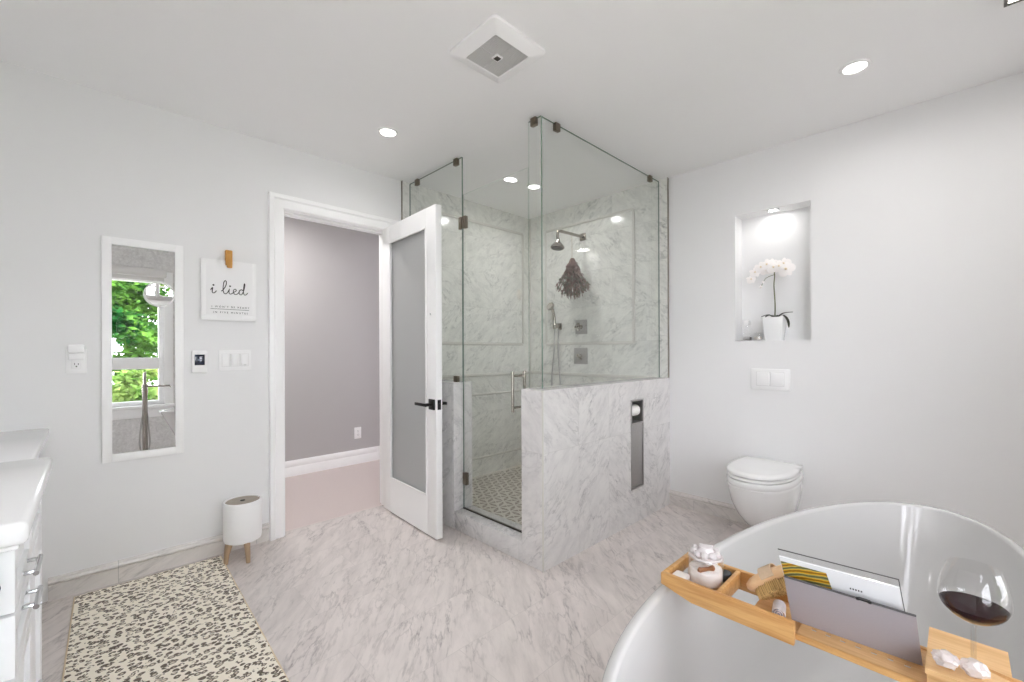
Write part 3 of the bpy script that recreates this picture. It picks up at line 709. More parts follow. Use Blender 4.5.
# square flush light whose corner shows at the top right
t = thing('flush_light', (2.25, -.29, CH), 'dark-framed square ceiling light cut off at the top right edge', 'ceiling light')
bm = nb()
for a, c in (((2.09, -.45), (2.41, -.44)), ((2.09, -.13), (2.41, -.12)), ((2.09, -.44), (2.10, -.13)), ((2.40, -.44), (2.41, -.13))): box(bm, (a[0], a[1], CH - .03), (c[0], c[1], CH), .002)
link('frame', bm, 'dark_steel', t)
bm = nb(); box(bm, (2.10, -.44, CH - .025), (2.40, -.13, CH)); link('diffuser', bm, 'lamp_lens', t)
d = bpy.data.lights.new('lamp', 'AREA'); d.size = .28; d.energy = LAMP_W * 1.0; d.color = LAMP_COL; o = bpy.data.objects.new('lamp', d); COL.objects.link(o); o.parent = t; o.location = (0, 0, -.032)
# unseen hallway lamp, added to light the hall
t = thing('hall_fill_light', (1.0, 3.6, CH), 'round unseen lamp added to light the hallway, hidden behind the door head', 'ceiling light')
bm = nb(); lathe(bm, [(0, -.06), (.10, -.055), (.14, -.03), (.15, 0)], c=(1.0, 3.6, CH), n=32, cap0=False); link('shade', bm, 'lamp_lens', t)
d = bpy.data.lights.new('lamp', 'AREA'); d.shape = 'DISK'; d.size = .28; d.energy = LAMP_W * 7.5; d.color = LAMP_COL; o = bpy.data.objects.new('lamp', d); COL.objects.link(o); o.parent = t; o.location = (0, 0, -.065)

# ------------------------------------------------------------------ things on the door wall
mx0, mx1, mz0, mz1 = .042, .364, .605, 1.718
t = thing('wall_mirror', (.2, LY, mz0), 'tall narrow white-framed mirror on the wall left of the sign', 'mirror')
bm = nb(); fw = .037
for a, c in (((mx0, mz0), (mx0 + fw, mz1)), ((mx1 - fw, mz0), (mx1, mz1)), ((mx0 + fw, mz0), (mx1 - fw, mz0 + fw)), ((mx0 + fw, mz1 - fw), (mx1 - fw, mz1))): box(bm, (a[0], LY - .022, a[1]), (c[0], LY - .001, c[1]), .002)
link('frame', bm, 'trim_paint', t)
bm = nb(); box(bm, (mx0 + fw - .002, LY - .012, mz0 + fw - .002), (mx1 - fw + .002, LY - .008, mz1 - fw + .002)); link('mirror_glass', bm, 'mirror_silver', t)
t = thing('magnifying_mirror', (.262, LY - .014, 1.448), 'small round white-rimmed magnifying mirror stuck on the tall wall mirror', 'mirror')
mt = Matrix.Translation((.262, LY - .014, 1.448)) @ Matrix.Rotation(PI / 2, 4, 'X')
bm = nb(); lathe(bm, [(.0565, .010), (.0565, .016), (.060, .019), (.064, .016), (.064, .002), (.05, .0), (0, .0)], mat=mt, n=40, cap0=False, cap1=False); link('rim', bm, 'white_plastic', t)
bm = nb(); lathe(bm, [(.0, .0085), (.02, .009), (.04, .0105), (.0575, .0135)], mat=mt, n=40, cap0=False, cap1=False); link('mirror_glass', bm, 'mirror_silver', t)
bm = nb(); lathe(bm, [(0, -.002), (.03, -.002), (.03, 0.002), (0, .002)], mat=mt, n=24); link('suction_cup', bm, 'white_plastic', t)

# paper sign on a wooden clip
sx0, sx1, sz0, sz1 = .443, .712, 1.327, 1.668; sy = LY - .012; sc = (sx0 + sx1) / 2
t = thing('clip_sign', (sc, LY, sz0), 'white paper sign with black script lettering hanging from a wooden clip', 'sign')
bm = nb(); N = 14; F0, F1 = [], []
for i in range(N + 1):
    u = i / N; x = sx0 + (sx1 - sx0) * u; yo = .006 * math.sin(u * PI) - .004 * (u < .02 or u > .98)
    F0.append((x, sy - yo)); 
pts = F0 + [(x, y + .0012) for x, y in reversed(F0)]
prism(bm, pts, 2, sz0, sz1); link('sheet', bm, 'paper', t, smooth=40)
bm = nb(); box(bm, (sx0 + .001, sy - .0045, sz0 - .001), (sx1 - .001, sy + .002, sz0 + .030), .0015); box(bm, (sx0 - .001, sy - .0015, sz0), (sx0 + .036, sy + .002, sz1), .001); box(bm, (sx1 - .03, sy - .0015, sz0), (sx1 + .001, sy + .002, sz1), .001); link('sheet_border', bm, 'white_plastic', t)
def on_sheet(x): u = (x - sx0) / (sx1 - sx0); return sy - .006 * math.sin(max(0, min(1, u)) * PI) - .0016
U_ = .0285; ox, oz = .486, 1.478
def stroke(bm, pts, r=.0042):
    P2 = smoothpath([(p[0], 0, p[1]) for p in pts], 7); q = [Vector((ox + p.x * U_, 0, oz + p.z * U_)) for p in P2]
    A, B = [], []
    for i, p in enumerate(q):
        tg = (q[min(i + 1, len(q) - 1)] - q[max(i - 1, 0)]).normalized(); nn = Vector((-tg.z, 0, tg.x)) * r * .5
        A.append((p.x + nn.x, on_sheet(p.x + nn.x), p.z + nn.z)); B.append((p.x - nn.x, on_sheet(p.x - nn.x), p.z - nn.z))
    a = [bm.verts.new(v) for v in A]; c = [bm.verts.new(v) for v in B]
    for i in range(len(a) - 1): bm.faces.new((a[i], a[i + 1], c[i + 1], c[i]))
bm = nb()
stroke(bm, [(0, .55), (.2, .95), (.32, 1.02), (.28, .6), (.25, .2), (.42, .0), (.7, .12), (.95, .5)])
stroke(bm, [(.36, 1.52), (.44, 1.62), (.52, 1.56), (.44, 1.50), (.36, 1.55)], .006)
stroke(bm, [(1.75, .45), (2.15, .9), (2.5, 1.6), (2.62, 2.25), (2.45, 2.62), (2.2, 2.3), (2.08, 1.5), (2.05, .7), (2.2, .12), (2.5, .0), (2.8, .3), (3.05, .8), (3.12, 1.02), (3.06, .55), (3.1, .12), (3.35, .0), (3.65, .2), (3.95, .45), (4.28, .72), (4.25, 1.0), (4.0, 1.03), (3.82, .7), (3.85, .25), (4.1, .0), (4.45, .08), (4.75, .4), (4.9, .85), (5.2, 1.05), (5.5, .9), (5.3, 1.05), (4.98, .9), (4.82, .45), (4.95, .05), (5.25, .05), (5.5, .5), (5.72, 1.2), (5.85, 2.0), (5.82, 2.35), (5.7, 2.1), (5.62, 1.3), (5.6, .5), (5.75, .05), (6.05, .1), (6.4, .5)])
stroke(bm, [(3.14, 1.52), (3.22, 1.62), (3.30, 1.56), (3.22, 1.50), (3.14, 1.55)], .006)
link('script_lettering', bm, 'ink', t, smooth=0)
def flat_text(body, size, x, z, spacing, name):
    me = text_mesh(body, size, spacing); bm = nb(); bm.from_mesh(me); bpy.data.meshes.remove(me)
    for v in bm.verts: X = x + v.co.x; v.co = Vector((X, on_sheet(X) - v.co.z * .3, z + v.co.y))
    return link(name, bm, 'ink', t, smooth=0)
flat_text("I WON'T BE READY", .0145, sc + .005, 1.398, 1.55, 'small_lettering'); flat_text('IN FIVE MINUTES', .0145, sc + .005, 1.366, 1.62, 'small_lettering')
bm = nb(); A = [bm.verts.new((x, on_sheet(x), z)) for z in (1.3885, 1.3905) for x in (.485, .54, .59, .64, .674)]
for i in range(4): bm.faces.new((A[i], A[i + 1], A[i + 6], A[i + 5]))
link('rule', bm, 'ink', t, smooth=0)
bm = nb(); box(bm, (.556, sy - .016, 1.640), (.590, LY - .0005, 1.728), .004); box(bm, (.562, sy - .022, 1.626), (.588, sy - .006, 1.706), .005); tag(link('clip', bm, 'clip_wood', t), 'honey-coloured wooden clip')

# thermostat, switches, outlets
t = thing('thermostat', (.434, LY, 1.09), 'white wall thermostat with a dark blue screen beside the switches', 'thermostat')
bm = nb(); box(bm, (.399, LY - .02, 1.032), (.470, LY, 1.154), .006); link('housing', bm, 'white_plastic', t)
bm = nb(); box(bm, (.411, LY - .0215, 1.074), (.457, LY - .018, 1.132), .001); link('screen', bm, 'screen_navy', t)
bm = nb(); box(bm, (.424, LY - .0222, 1.100), (.444, LY - .021, 1.1035)); box(bm, (.424, LY - .0222, 1.106), (.438, LY - .021, 1.108)); link('screen_digits', bm, 'screen_print', t)
t = thing('light_switch', (.606, LY, 1.10), 'triple white rocker light switch right of the thermostat', 'light switch')
bm = nb(); box(bm, (.525, LY - .007, 1.040), (.687, LY, 1.158), .003); link('cover_plate', bm, 'white_plastic', t)
bm = nb(); box(bm, (.606 - .0675, LY - .0076, 1.062), (.606 + .0675, LY - .006, 1.136)); link('rocker_gap_shade', bm, 'gap_shade_grey', t)  # thin grey sheet, its outline painted as gap shade around the rockers
for k in range(3):
    x = .606 + (k - 1) * .047; bm = nb(); box(bm, (x - .0185, LY - .0085, 1.064), (x + .0185, LY - .006, 1.134), .001); box(bm, (x - .0165, LY - .0125, 1.067), (x + .0165, LY - .007, 1.131), .003); link('rocker', bm, 'white_plastic', t)
bm = nb(); box(bm, (.646, LY - .0132, 1.068), (.660, LY - .012, 1.072)); link('indicator', bm, 'grey_plastic', t)
def outlet(name, cx, wy_, cz, label, slots=True):
    t = thing(name, (cx, wy_, cz), label, 'outlet')
    bm = nb(); box(bm, (cx - .036, wy_ - .007, cz - .058), (cx + .036, wy_, cz + .058), .003); link('cover_plate', bm, 'white_plastic', t)
    bm = nb(); box(bm, (cx - .0175, wy_ - .010, cz - .035), (cx + .0175, wy_ - .005, cz + .035), .002); link('socket', bm, 'white_plastic', t)
    bm = nb()
    for dz in (-.0175, .0175):
        box(bm, (cx - .0075, wy_ - .0105, cz + dz), (cx - .0050, wy_ - .009, cz + dz + .009)); box(bm, (cx + .0050, wy_ - .0105, cz + dz), (cx + .0075, wy_ - .009, cz + dz + .008)); box(bm, (cx - .0025, wy_ - .0105, cz + dz - .010), (cx + .0025, wy_ - .009, cz + dz - .004))
    link('slots', bm, 'dark_slot', t); return t
outlet('outlet', -.045, LY, 1.105, 'white wall outlet left of the tall mirror')
outlet('outlet', 1.96, HY, .312, 'white outlet low on the grey hallway wall')
t = thing('night_light', (-.045, LY - .01, 1.14), 'white plug-in night light in the top of the outlet by the mirror', 'night light')
bm = nb(); box(bm, (-.072, LY - .035, 1.112), (-.018, LY - .0105, 1.143), .005); link('body', bm, 'white_plastic', t)
bm = nb(); box(bm, (-.074, LY - .040, 1.144), (-.016, LY - .012, 1.184), .008); link('diffuser', bm, 'white_plastic', t)

# waste bin on wooden legs
bc = (.612, 2.795)
t = thing('waste_bin', (bc[0], bc[1], 0), 'round white waste bin with wooden lid and short splayed wooden legs', 'waste bin')
bm = nb(); lathe(bm, [(.0, .098), (.080, .098), (.090, .104), (.093, .12), (.094, .312), (.092, .319), (.085, .319), (.083, .312), (.083, .14), (0, .14)], c=(bc[0], bc[1], 0), n=48); link('body', bm, 'white_plastic', t)
bm = nb(); lathe(bm, [(0, .300), (.0825, .300), (.0825, .313), (.080, .315), (0, .315)], c=(bc[0], bc[1], 0), n=40); lathe(bm, [(0, .315), (.012, .315), (.012, .317), (0, .317)], c=(bc[0], bc[1], 0), n=16, mi=1); link('lid', bm, ['lid_wood', 'dark_slot'], t)
for a in (205, 272, 62, 132):
    a = math.radians(a); dx, dy = math.cos(a), math.sin(a)
    bm = nb(); tube(bm, [(bc[0] + dx * .100, bc[1] + dy * .100, 0), (bc[0] + dx * .093, bc[1] + dy * .093, .05), (bc[0] + dx * .076, bc[1] + dy * .076, .100)], [.010, .0125, .015], 14); link('leg', bm, 'leg_wood', t)

# leopard rug
bm = nb()
rc = [(-.052, 2.872), (.520, 2.872), (.484, 1.40), (-.088, 1.40)]
def rugpt(u, v):
    a = Vector(rc[0]).lerp(Vector(rc[1]), u); c = Vector(rc[3]).lerp(Vector(rc[2]), u); return a.lerp(c, v)
nx, ny = 20, 44; G = [[bm.verts.new((*rugpt(i / nx, j / ny), .009 + .0012 * math.sin(i * 1.7) * math.sin(j * .9))) for i in range(nx + 1)] for j in range(ny + 1)]
for j in range(ny):
    for i in range(nx): bm.faces.new((G[j][i], G[j][i + 1], G[j + 1][i + 1], G[j + 1][i]))
ed = [e for e in bm.edges if e.is_boundary]; ex = bmesh.ops.extrude_edge_only(bm, edges=ed)
for v in ex['geom']:
    if isinstance(v, bmesh.types.BMVert): v.co.z = .0005
bmesh.ops.contextual_create(bm, geom=[e for e in bm.edges if e.is_boundary])
t = thing('rug', (.2, 2.1, 0), 'cream leopard-print rug on the marble floor by the white vanity', 'rug')
link('pile', bm, 'leopard_rug', t, smooth=40)
bm = nb()
for a, c in zip(rc, rc[1:] + rc[:1]): tube(bm, [(*a, .005), (*c, .005)], .0045, 8)
link('bound_edge', bm, 'cream', t)

# ------------------------------------------------------------------ vanity and make-up desk
VF = -.088
def panel_front(bm, x, y0, y1, z0, z1, t=.018, fr=.05):
    box(bm, (x, y0 + .002, z0 + .002), (x + t * .55, y1 - .002, z1 - .002))
    for a, c in (((y0, z0), (y0 + fr, z1)), ((y1 - fr, z0), (y1, z1)), ((y0 + fr, z0), (y1 - fr, z0 + fr)), ((y0 + fr, z1 - fr), (y1 - fr, z1))): box(bm, (x - .0005, a[0], a[1]), (x + t, c[0], c[1]), .002)
t = thing('vanity_cabinet', (-.35, 1.37, 0), 'white vanity cabinet at the left edge, nearer and taller of the two', 'cabinet')
v0, v1 = 1.095, 1.655
bm = nb(); box(bm, (SX + .001, v0, .09), (VF - .021, v1, .827)); box(bm, (SX + .02, v0 + .03, 0), (VF - .08, v1 - .03, .09))
for a, c in (((SX + .01, .091), (SX + .06, .825)), ((VF - .085, .091), (VF - .022, .825)), ((SX + .06, .091), (VF - .085, .16)), ((SX + .06, .755), (VF - .085, .825))): box(bm, (a[0], v0 - .012, a[1]), (c[0], v0 + .002, c[1]), .002)
link('body', bm, 'cabinet_white', t)
ym = 1.375
for (y0, y1, z0, z1) in ((v0 + .004, ym - .002, .715, .822), (v0 + .004, ym - .002, .605, .710), (v0 + .004, ym - .002, .36, .60), (v0 + .004, ym - .002, .10, .355), (ym + .002, v1 - .004, .715, .822)):
    bm = nb(); panel_front(bm, VF - .020, y0, y1, z0, z1, .018, .028); d = link('drawer', bm, 'cabinet_white', t)
    if y0 < ym:
        bm = nb(); yc = 1.255; zc = {.715: .735, .605: .672}.get(z0, (z0 + z1) / 2)
        for yy in (yc - .035, yc + .035): tube(bm, [(VF - .012, yy, zc), (VF + .014, yy, zc)], .004, 8)
        tube(bm, [(VF + .015, yc - .048, zc), (VF + .015, yc + .048, zc)], .0045, 10); link('pull', bm, 'chrome', d)
bm = nb(); panel_front(bm, VF - .020, ym + .002, v1 - .004, .10, .710, .018, .05); d = link('door', bm, 'cabinet_white', t)
bm = nb(); tube(bm, [(VF - .012, ym + .03, .60), (VF + .012, ym + .03, .60)], .005, 8); link('pull', bm, 'chrome', d)
bm = nb(); lathe(bm, [(.005, 0), (.005, .012), (.009, .015), (.010, .022), (.006, .025), (0, .026)], mat=Matrix.Translation((-.112, v0 - .012, .775)) @ Matrix.Rotation(PI / 2, 4, 'X'), n=16); tag(link('knob', bm, 'black_metal', t), 'small black knob on the end panel')
bm = nb(); box(bm, (SX + .001, 1.055, .837), (-.072, 1.672, .875), .010, 3); box(bm, (SX + .001, 1.068, .828), (-.083, 1.662, .8365), .003)
tag(link('vanity_countertop', bm, 'counter_white'), 'white countertop on the nearer vanity at the left edge', 'countertop')
t = thing('makeup_desk', (-.38, 2.3, 0), 'lower white desk cabinet between the vanity and the mirror wall', 'cabinet')
dv0, dv1, DF = 1.675, LY - .001, -.158
bm = nb(); box(bm, (SX + .001, dv0, .09), (DF - .020, dv1, .764)); box(bm, (SX + .02, dv0, 0), (DF - .07, dv1, .09)); link('body', bm, 'cabinet_white', t)
for z0, z1 in ((.56, .755), (.335, .555), (.10, .33)):
    bm = nb(); panel_front(bm, DF - .020, 2.08, 2.78, z0, z1, .018, .032); d = link('drawer', bm, 'cabinet_white', t)
    bm = nb(); lathe(bm, [(.005, 0), (.005, .012), (.011, .017), (.012, .023), (.006, .027), (0, .028)], mat=Matrix.Translation((DF - .003, 2.42, (z0 + z1) / 2 - .02)) @ Matrix.Rotation(PI / 2, 4, 'Y'), n=14); link('knob', bm, 'black_metal', d)
bm = nb(); box(bm, (SX + .001, 1.676, .765), (-.134, LY - .001, .800), .008, 3)
tag(link('desk_countertop', bm, 'counter_white'), 'lower white countertop against the mirror wall at the left edge', 'countertop')

# ------------------------------------------------------------------ toilet wall
TC = .812
t = thing('toilet', (RX, TC, .07), 'white wall-hung toilet with closed lid under the flush plate', 'toilet')
def dring(L, w, z, back=.115, n=40, flare=None, e=2.35, rear=RX - .002):
    o = []
    for i in range(n + 1):
        a = -PI / 2 + PI * i / n
        cxx = math.copysign(abs(math.cos(a)) ** (2 / e), math.cos(a)); sy_ = math.copysign(abs(math.sin(a)) ** (2 / e), math.sin(a))
        Lf = L * .60; o.append((RX - (L - Lf) - Lf * cxx, TC + w * sy_, z))
    if flare:
        yb, xl = flare
        tail = [(RX - (L - L * .60) * .72, TC + w * .985, z), (RX - .14, TC + w * .965, z), (RX - .10, TC + yb + .004, z), (rear, TC + yb, z)]
        o = [(x, 2 * TC - y, zz) for x, y, zz in reversed(tail)] + o + tail
    else: o = [(rear, TC - w * .90, z)] + [(rear - .10, TC - w * .97, z)] + o + [(rear - .10, TC + w * .97, z)] + [(rear, TC + w * .90, z)]
    return o
bm = nb()
prof = [(.20, .075, .065), (.24, .090, .07), (.32, .118, .11), (.40, .143, .18), (.465, .162, .26), (.492, .170, .33), (.502, .173, .36), (.506, .1745, .372), (.503, .1735, .376), (.508, .1755, .382), (.510, .176, .405), (.504, .172, .412)]
rings(bm, [dring(*p) for p in prof]); link('bowl', bm, 'porcelain', t, smooth=50)
def slabrings(L, w, z0, z1, rear, rad=.008):
    return [dring(L - rad * .8, w - rad * .8, z0, flare=(w * .93 - rad, 0), rear=rear - rad * .5), dring(L, w, z0 + rad * .5, flare=(w * .93, 0), rear=rear), dring(L, w, z1 - rad, flare=(w * .93, 0), rear=rear), dring(L - rad * .7, w - rad * .7, z1 - rad * .2, flare=(w * .93 - rad * .7, 0), rear=rear - rad * .5), dring(L - .04, w - .03, z1 + .002, flare=(w * .93 - .03, 0), rear=rear - .02)]
bm = nb(); rings(bm, slabrings(.508, .174, .417, .431, RX - .05, .005)); link('seat', bm, 'seat_plastic', t, smooth=50)
bm = nb(); rings(bm, slabrings(.508, .176, .436, .458, RX - .035)); link('lid', bm, 'seat_plastic', t, smooth=50)
bm = nb(); box(bm, (RX - .075, TC - .10, .40), (RX - .03, TC + .10, .432), .006); link('hinge', bm, 'seat_plastic', t)
for s in (-1, 1):
    bm = nb(); box(bm, (RX - .085, TC + s * .1545 - .010, .305), (RX - .052, TC + s * .1545 + .010, .352), .004); tag(link('fixing_cover', bm, 'grey_plastic', t), 'small grey fixing recess on the side')
fy0, fy1, fz0, fz1 = .722, .942, .892, 1.025
t = thing('flush_plate', (RX, (fy0 + fy1) / 2, fz0), 'white rectangular dual flush plate on the wall above the toilet', 'flush plate')
bm = nb(); box(bm, (RX - .012, fy0, fz0), (RX, fy1, fz1), .004); link('plate', bm, 'white_plastic', t)
bm = nb(); box(bm, (RX - .0125, .752, fz0 + .024), (RX - .008, .911, fz1 - .019), .001); link('button_gap_shade', bm, 'gap_shade_grey', t)  # grey sheet behind the buttons, stands in for shade in their gaps
for y0, y1 in ((.755, .829), (.834, .908)):
    bm = nb(); box(bm, (RX - .017, y0, fz0 + .027), (RX - .008, y1, fz1 - .022), .004); link('button', bm, 'white_plastic', t)

# niche contents
t = thing('niche_light', (RX + .045, .825, NZ1), 'small round puck light in the top of the wall niche', 'puck light')
bm = nb(); lathe(bm, [(.026, -.003), (.034, -.005), (.036, 0)], c=(RX + .045, .825, NZ1), n=28, cap0=False, cap1=False); link('rim', bm, 'chrome', t)
bm = nb(); lathe(bm, [(0, -.0025), (.027, -.002), (.027, 0)], c=(RX + .045, .825, NZ1), n=24, cap0=False); link('lens', bm, 'lamp_lens', t)
d = bpy.data.lights.new('lamp', 'AREA'); d.shape = 'DISK'; d.size = .10; d.energy = .30; d.color = LAMP_COL; o = bpy.data.objects.new('lamp', d); COL.objects.link(o); o.parent = t; o.location = (0, 0, -.008)
oc = (RX + .065, .823)
t = thing('potted_orchid', (oc[0], oc[1], NZ0), 'white orchid in a tapered white pot standing in the wall niche', 'plant')
bm = nb()
def sqr(h, z, rr=.008): return sq(oc, h, z, 5, rr)
rings(bm, [sqr(.044, NZ0 + .0005), sqr(.045, NZ0 + .004), sqr(.060, NZ0 + .145), sqr(.060, NZ0 + .15), sqr(.054, NZ0 + .15), sqr(.052, NZ0 + .128)]); link('pot', bm, 'porcelain', t, smooth=35)
bm = nb(); rings(bm, [sqr(.052, NZ0 + .126), sqr(.051, NZ0 + .134), sqr(.02, NZ0 + .138)], cap1=True); link('moss', bm, 'leaf_dark', t)
def leaf(bm, path, w):
    P2 = smoothpath(path, 5); n = len(P2); L, C, R = [], [], []
    for i, p in enumerate(P2):
        tg = (P2[min(i + 1, n - 1)] - P2[max(i - 1, 0)]).normalized(); sd = tg.cross(Vector((0, 0, 1))).normalized(); ww = w * math.sin(PI * min(1, (i + .6) / (n - .2))) ** .7
        L.append(bm.verts.new(p + sd * ww + Vector((0, 0, .004)))); C.append(bm.verts.new(p)); R.append(bm.verts.new(p - sd * ww + Vector((0, 0, .004))))
    for i in range(n - 1): bm.faces.new((L[i], L[i + 1], C[i + 1], C[i])); bm.faces.new((C[i], C[i + 1], R[i + 1], R[i]))
ob = Vector((oc[0], oc[1], NZ0 + .135))
for pth, w in (([ob, ob + Vector((-.01, -.05, .035)), ob + Vector((-.02, -.105, .04))], .016), ([ob, ob + Vector((-.02, -.045, .025)), ob + Vector((-.035, -.08, -.01)), ob + Vector((-.04, -.088, -.06))], .014), ([ob, ob + Vector((-.015, .03, .03)), ob + Vector((-.03, .07, .02))], .018), ([ob, ob + Vector((.01, .03, .03)), ob + Vector((.015, .06, .018))], .016), ([ob, ob + Vector((-.03, -.01, .025)), ob + Vector((-.06, -.015, .012))], .016)):
    bm = nb(); leaf(bm, pth, w); link('leaf', bm, 'leaf_dark', t, smooth=60)
stem = smoothpath([ob, ob + Vector((0, -.002, .10)), ob + Vector((-.004, .003, .22)), ob + Vector((-.006, .0, .30)), ob + Vector((-.01, .03, .345)), ob + Vector((-.014, .07, .35)), ob + Vector((-.02, .105, .325)), ob + Vector((-.026, .13, .28))], 6)
bm = nb(); tube(bm, stem, [.0042 - .0025 * i / len(stem) for i in range(len(stem))], 8)
st2 = smoothpath([ob + Vector((-.006, .0, .30)), ob + Vector((-.01, -.03, .33)), ob + Vector((-.014, -.07, .315))], 5); tube(bm, st2, .002, 7)
st3 = smoothpath([ob + Vector((-.006, .0, .29)), ob + Vector((-.02, .045, .27)), ob + Vector((-.03, .07, .22))], 5); tube(bm, st3, .0018, 7)
link('stem', bm, 'stem_green', t)
def flower(c, nrm, s):
    bm = nb(); nrm = Vector(nrm).normalized(); x, y = frame_at(nrm)
    for k, (ln, wd) in enumerate(((1, .62), (.95, .34), (.95, .34), (1, .62), (.95, .34))):
        a = (0, 72, 144, 216, 288)[k] * PI / 180 + .3; u = x * math.cos(a) + y * math.sin(a); v = nrm.cross(u)
        pts = []
        for i in range(10):
            th = 2 * PI * i / 10; r_ = .5 * ln * s; pts.append(Vector(c) + u * (r_ + r_ * math.cos(th)) + v * wd * s * math.sin(th) * .9 + nrm * (.10 * s * math.cos(th * 1.0) * -1 + .0006 * k))
        mid = bm.verts.new(Vector(c) + u * .5 * ln * s + nrm * .10 * s); vs = [bm.verts.new(p) for p in pts]
        for i in range(10): bm.faces.new((mid, vs[i], vs[(i + 1) % 10]))
    lathe(bm, [(0, 0), (.16 * s, .1 * s), (.12 * s, .35 * s), (0, .4 * s)], c=c, n=8, mi=1, mat=Matrix(((x.x, y.x, nrm.x, 0), (x.y, y.y, nrm.y, 0), (x.z, y.z, nrm.z, 0), (0, 0, 0, 1))))
    link('flower', bm, ['petal', 'petal_lip'], t, smooth=60)
for (dy, dz, dx, s) in ((.0, .335, -.022, .044), (.038, .358, -.026, .042), (.072, .345, -.03, .040), (.105, .315, -.034, .037), (.128, .272, -.036, .032), (-.032, .338, -.025, .044), (-.072, .312, -.03, .052), (-.056, .352, -.014, .042), (.016, .362, .006, .040), (.05, .325, -.012, .036)):
    flower((oc[0] + dx, oc[1] + dy, NZ0 + .135 + dz), (-1, -.15 - dy * 2, .15), s)
bm = nb()
for dy, dz, r_ in ((.072, .215, .009), (.06, .245, .007)): lathe(bm, [(0, -r_ * 1.3), (r_ * .8, -r_ * .5), (r_, 0), (r_ * .6, r_), (0, r_ * 1.3)], c=(oc[0] - .03, oc[1] + dy, NZ0 + .135 + dz), n=10)
link('bud', bm, 'petal', t)
t = thing('glass_bottle', (RX + .06, .985, NZ0), 'clear square bottle standing in the niche, left of the small votive', 'bottle')
bm = nb(); box(bm, (RX + .035, .958, NZ0 + .0005), (RX + .085, 1.012, NZ0 + .105), .006); link('body', bm, 'clear_glass', t)
bm = nb(); box(bm, (RX + .04, .963, NZ0 + .006), (RX + .08, 1.007, NZ0 + .03), .004); link('contents', bm, 'brushed_steel', t)
bm = nb(); box(bm, (RX + .046, .969, NZ0 + .1055), (RX + .074, 1.001, NZ0 + .137), .004); link('stopper', bm, 'white_plastic', t)
t = thing('glass_votive', (RX + .05, .918, NZ0), 'small clear round votive between the bottle and the orchid pot', 'candle holder')
bm = nb(); lathe(bm, [(0, .001), (.024, .001), (.032, .012), (.033, .03), (.026, .052), (.022, .056), (.019, .055), (.024, .045), (.029, .03), (.027, .014), (0, .008)], c=(RX + .05, .918, NZ0), n=28); link('bowl', bm, 'clear_glass', t)
bm = nb(); lathe(bm, [(0, .009), (.022, .010), (.024, .028), (0, .028)], c=(RX + .05, .918, NZ0), n=20); link('candle', bm, 'soap', t)

# ------------------------------------------------------------------ bathtub
TUBC, TA, TB, TR = Vector((1.378, .176)), .888, .338, -.124
def ell(sa, sb, z, n=96, e=2.0, dx=0):
    o = []
    for i in range(n):
        a = 2 * PI * i / n; c, s = math.cos(a), math.sin(a)
        lx = sa * math.copysign(abs(c) ** (2 / e), c) + dx; ly = sb * math.copysign(abs(s) ** (2 / e), s)
        o.append((TUBC.x + lx * math.cos(TR) - ly * math.sin(TR), TUBC.y + lx * math.sin(TR) + ly * math.cos(TR), z))
    return o
RZ = .56
bm = nb(); R_ = []
for ka, kb, z in ((.60, .20, .0), (.63, .225, .004), (.645, .236, .03), (.70, .262, .15), (.765, .292, .30), (.835, .320, .45), (.868, .333, .52), (.882, .338, .545)): R_.append(ell(ka, kb, z))
for o_, z in ((.000, .551), (.0015, .5570), (.006, .560), (.019, .560), (.025, .5575), (.0275, .551)): R_.append(ell(TA - o_, TB - o_, z))
for ka, kb, z in ((.850, .305, .52), (.82, .292, .45), (.76, .262, .34), (.69, .232, .24), (.62, .205, .175), (.54, .175, .145), (.40, .13, .138), (.2, .065, .136), (.02, .008, .135)): R_.append(ell(ka, kb, z))
rings(bm, R_)
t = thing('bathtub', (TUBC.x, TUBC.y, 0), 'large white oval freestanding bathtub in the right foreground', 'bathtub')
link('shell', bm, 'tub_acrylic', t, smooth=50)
bm = nb(); lathe(bm, [(0, .1365), (.032, .1365), (.034, .139), (.028, .141), (0, .1415)], c=(TUBC.x, TUBC.y, 0), n=28); link('drain', bm, 'chrome', t)

# floor-standing tub filler at the tub's near end (seen in the mirror)
fx, fy = .415, -.12
t = thing('tub_filler', (fx, fy, 0), 'floor-standing nickel tub filler at the near end of the tub', 'faucet')
bm = nb(); lathe(bm, [(0, 0), (.04, 0), (.04, .01), (.022, .014), (.022, .70), (.024, .71), (.024, .80), (.012, .81), (.012, .93), (0, .935)], c=(fx, fy, 0), n=24); link('column', bm, 'nickel', t)
bm = nb(); tube(bm, [(fx, fy, .785), (fx + .20, fy + .06, .785), (fx + .205, fy + .062, .765)], .010, 12); link('spout', bm, 'nickel', t)
bm = nb(); tube(bm, [(fx, fy - .02, .74), (fx, fy - .06, .74), (fx, fy - .065, .78)], .008, 10); tube(bm, [(fx, fy - .065, .72), (fx, fy - .065, .92)], .011, 12); link('hand_spray', bm, 'nickel', t)
bm = nb(); tube(bm, smoothpath([(fx, fy - .065, .72), (fx - .004, fy - .055, .55), (fx - .03, fy - .045, .36), (fx - .04, fy - .04, .16), (fx, fy - .04, .04), (fx + .04, fy - .04, .16), (fx + .032, fy - .03, .34), (fx + .018, fy, .5)], 8), .007, 8); link('hose', bm, 'brushed_steel', t)

# ------------------------------------------------------------------ bath tray across the rim
tx0, tx1, ty0, ty1, tz = 0.998, 1.152, .228, .508, RZ + .001
t = thing('bath_tray', (1.075, .2, tz), 'honey bamboo bath tray lying across the tub rim', 'bath tray')
bm = nb(); th = .012
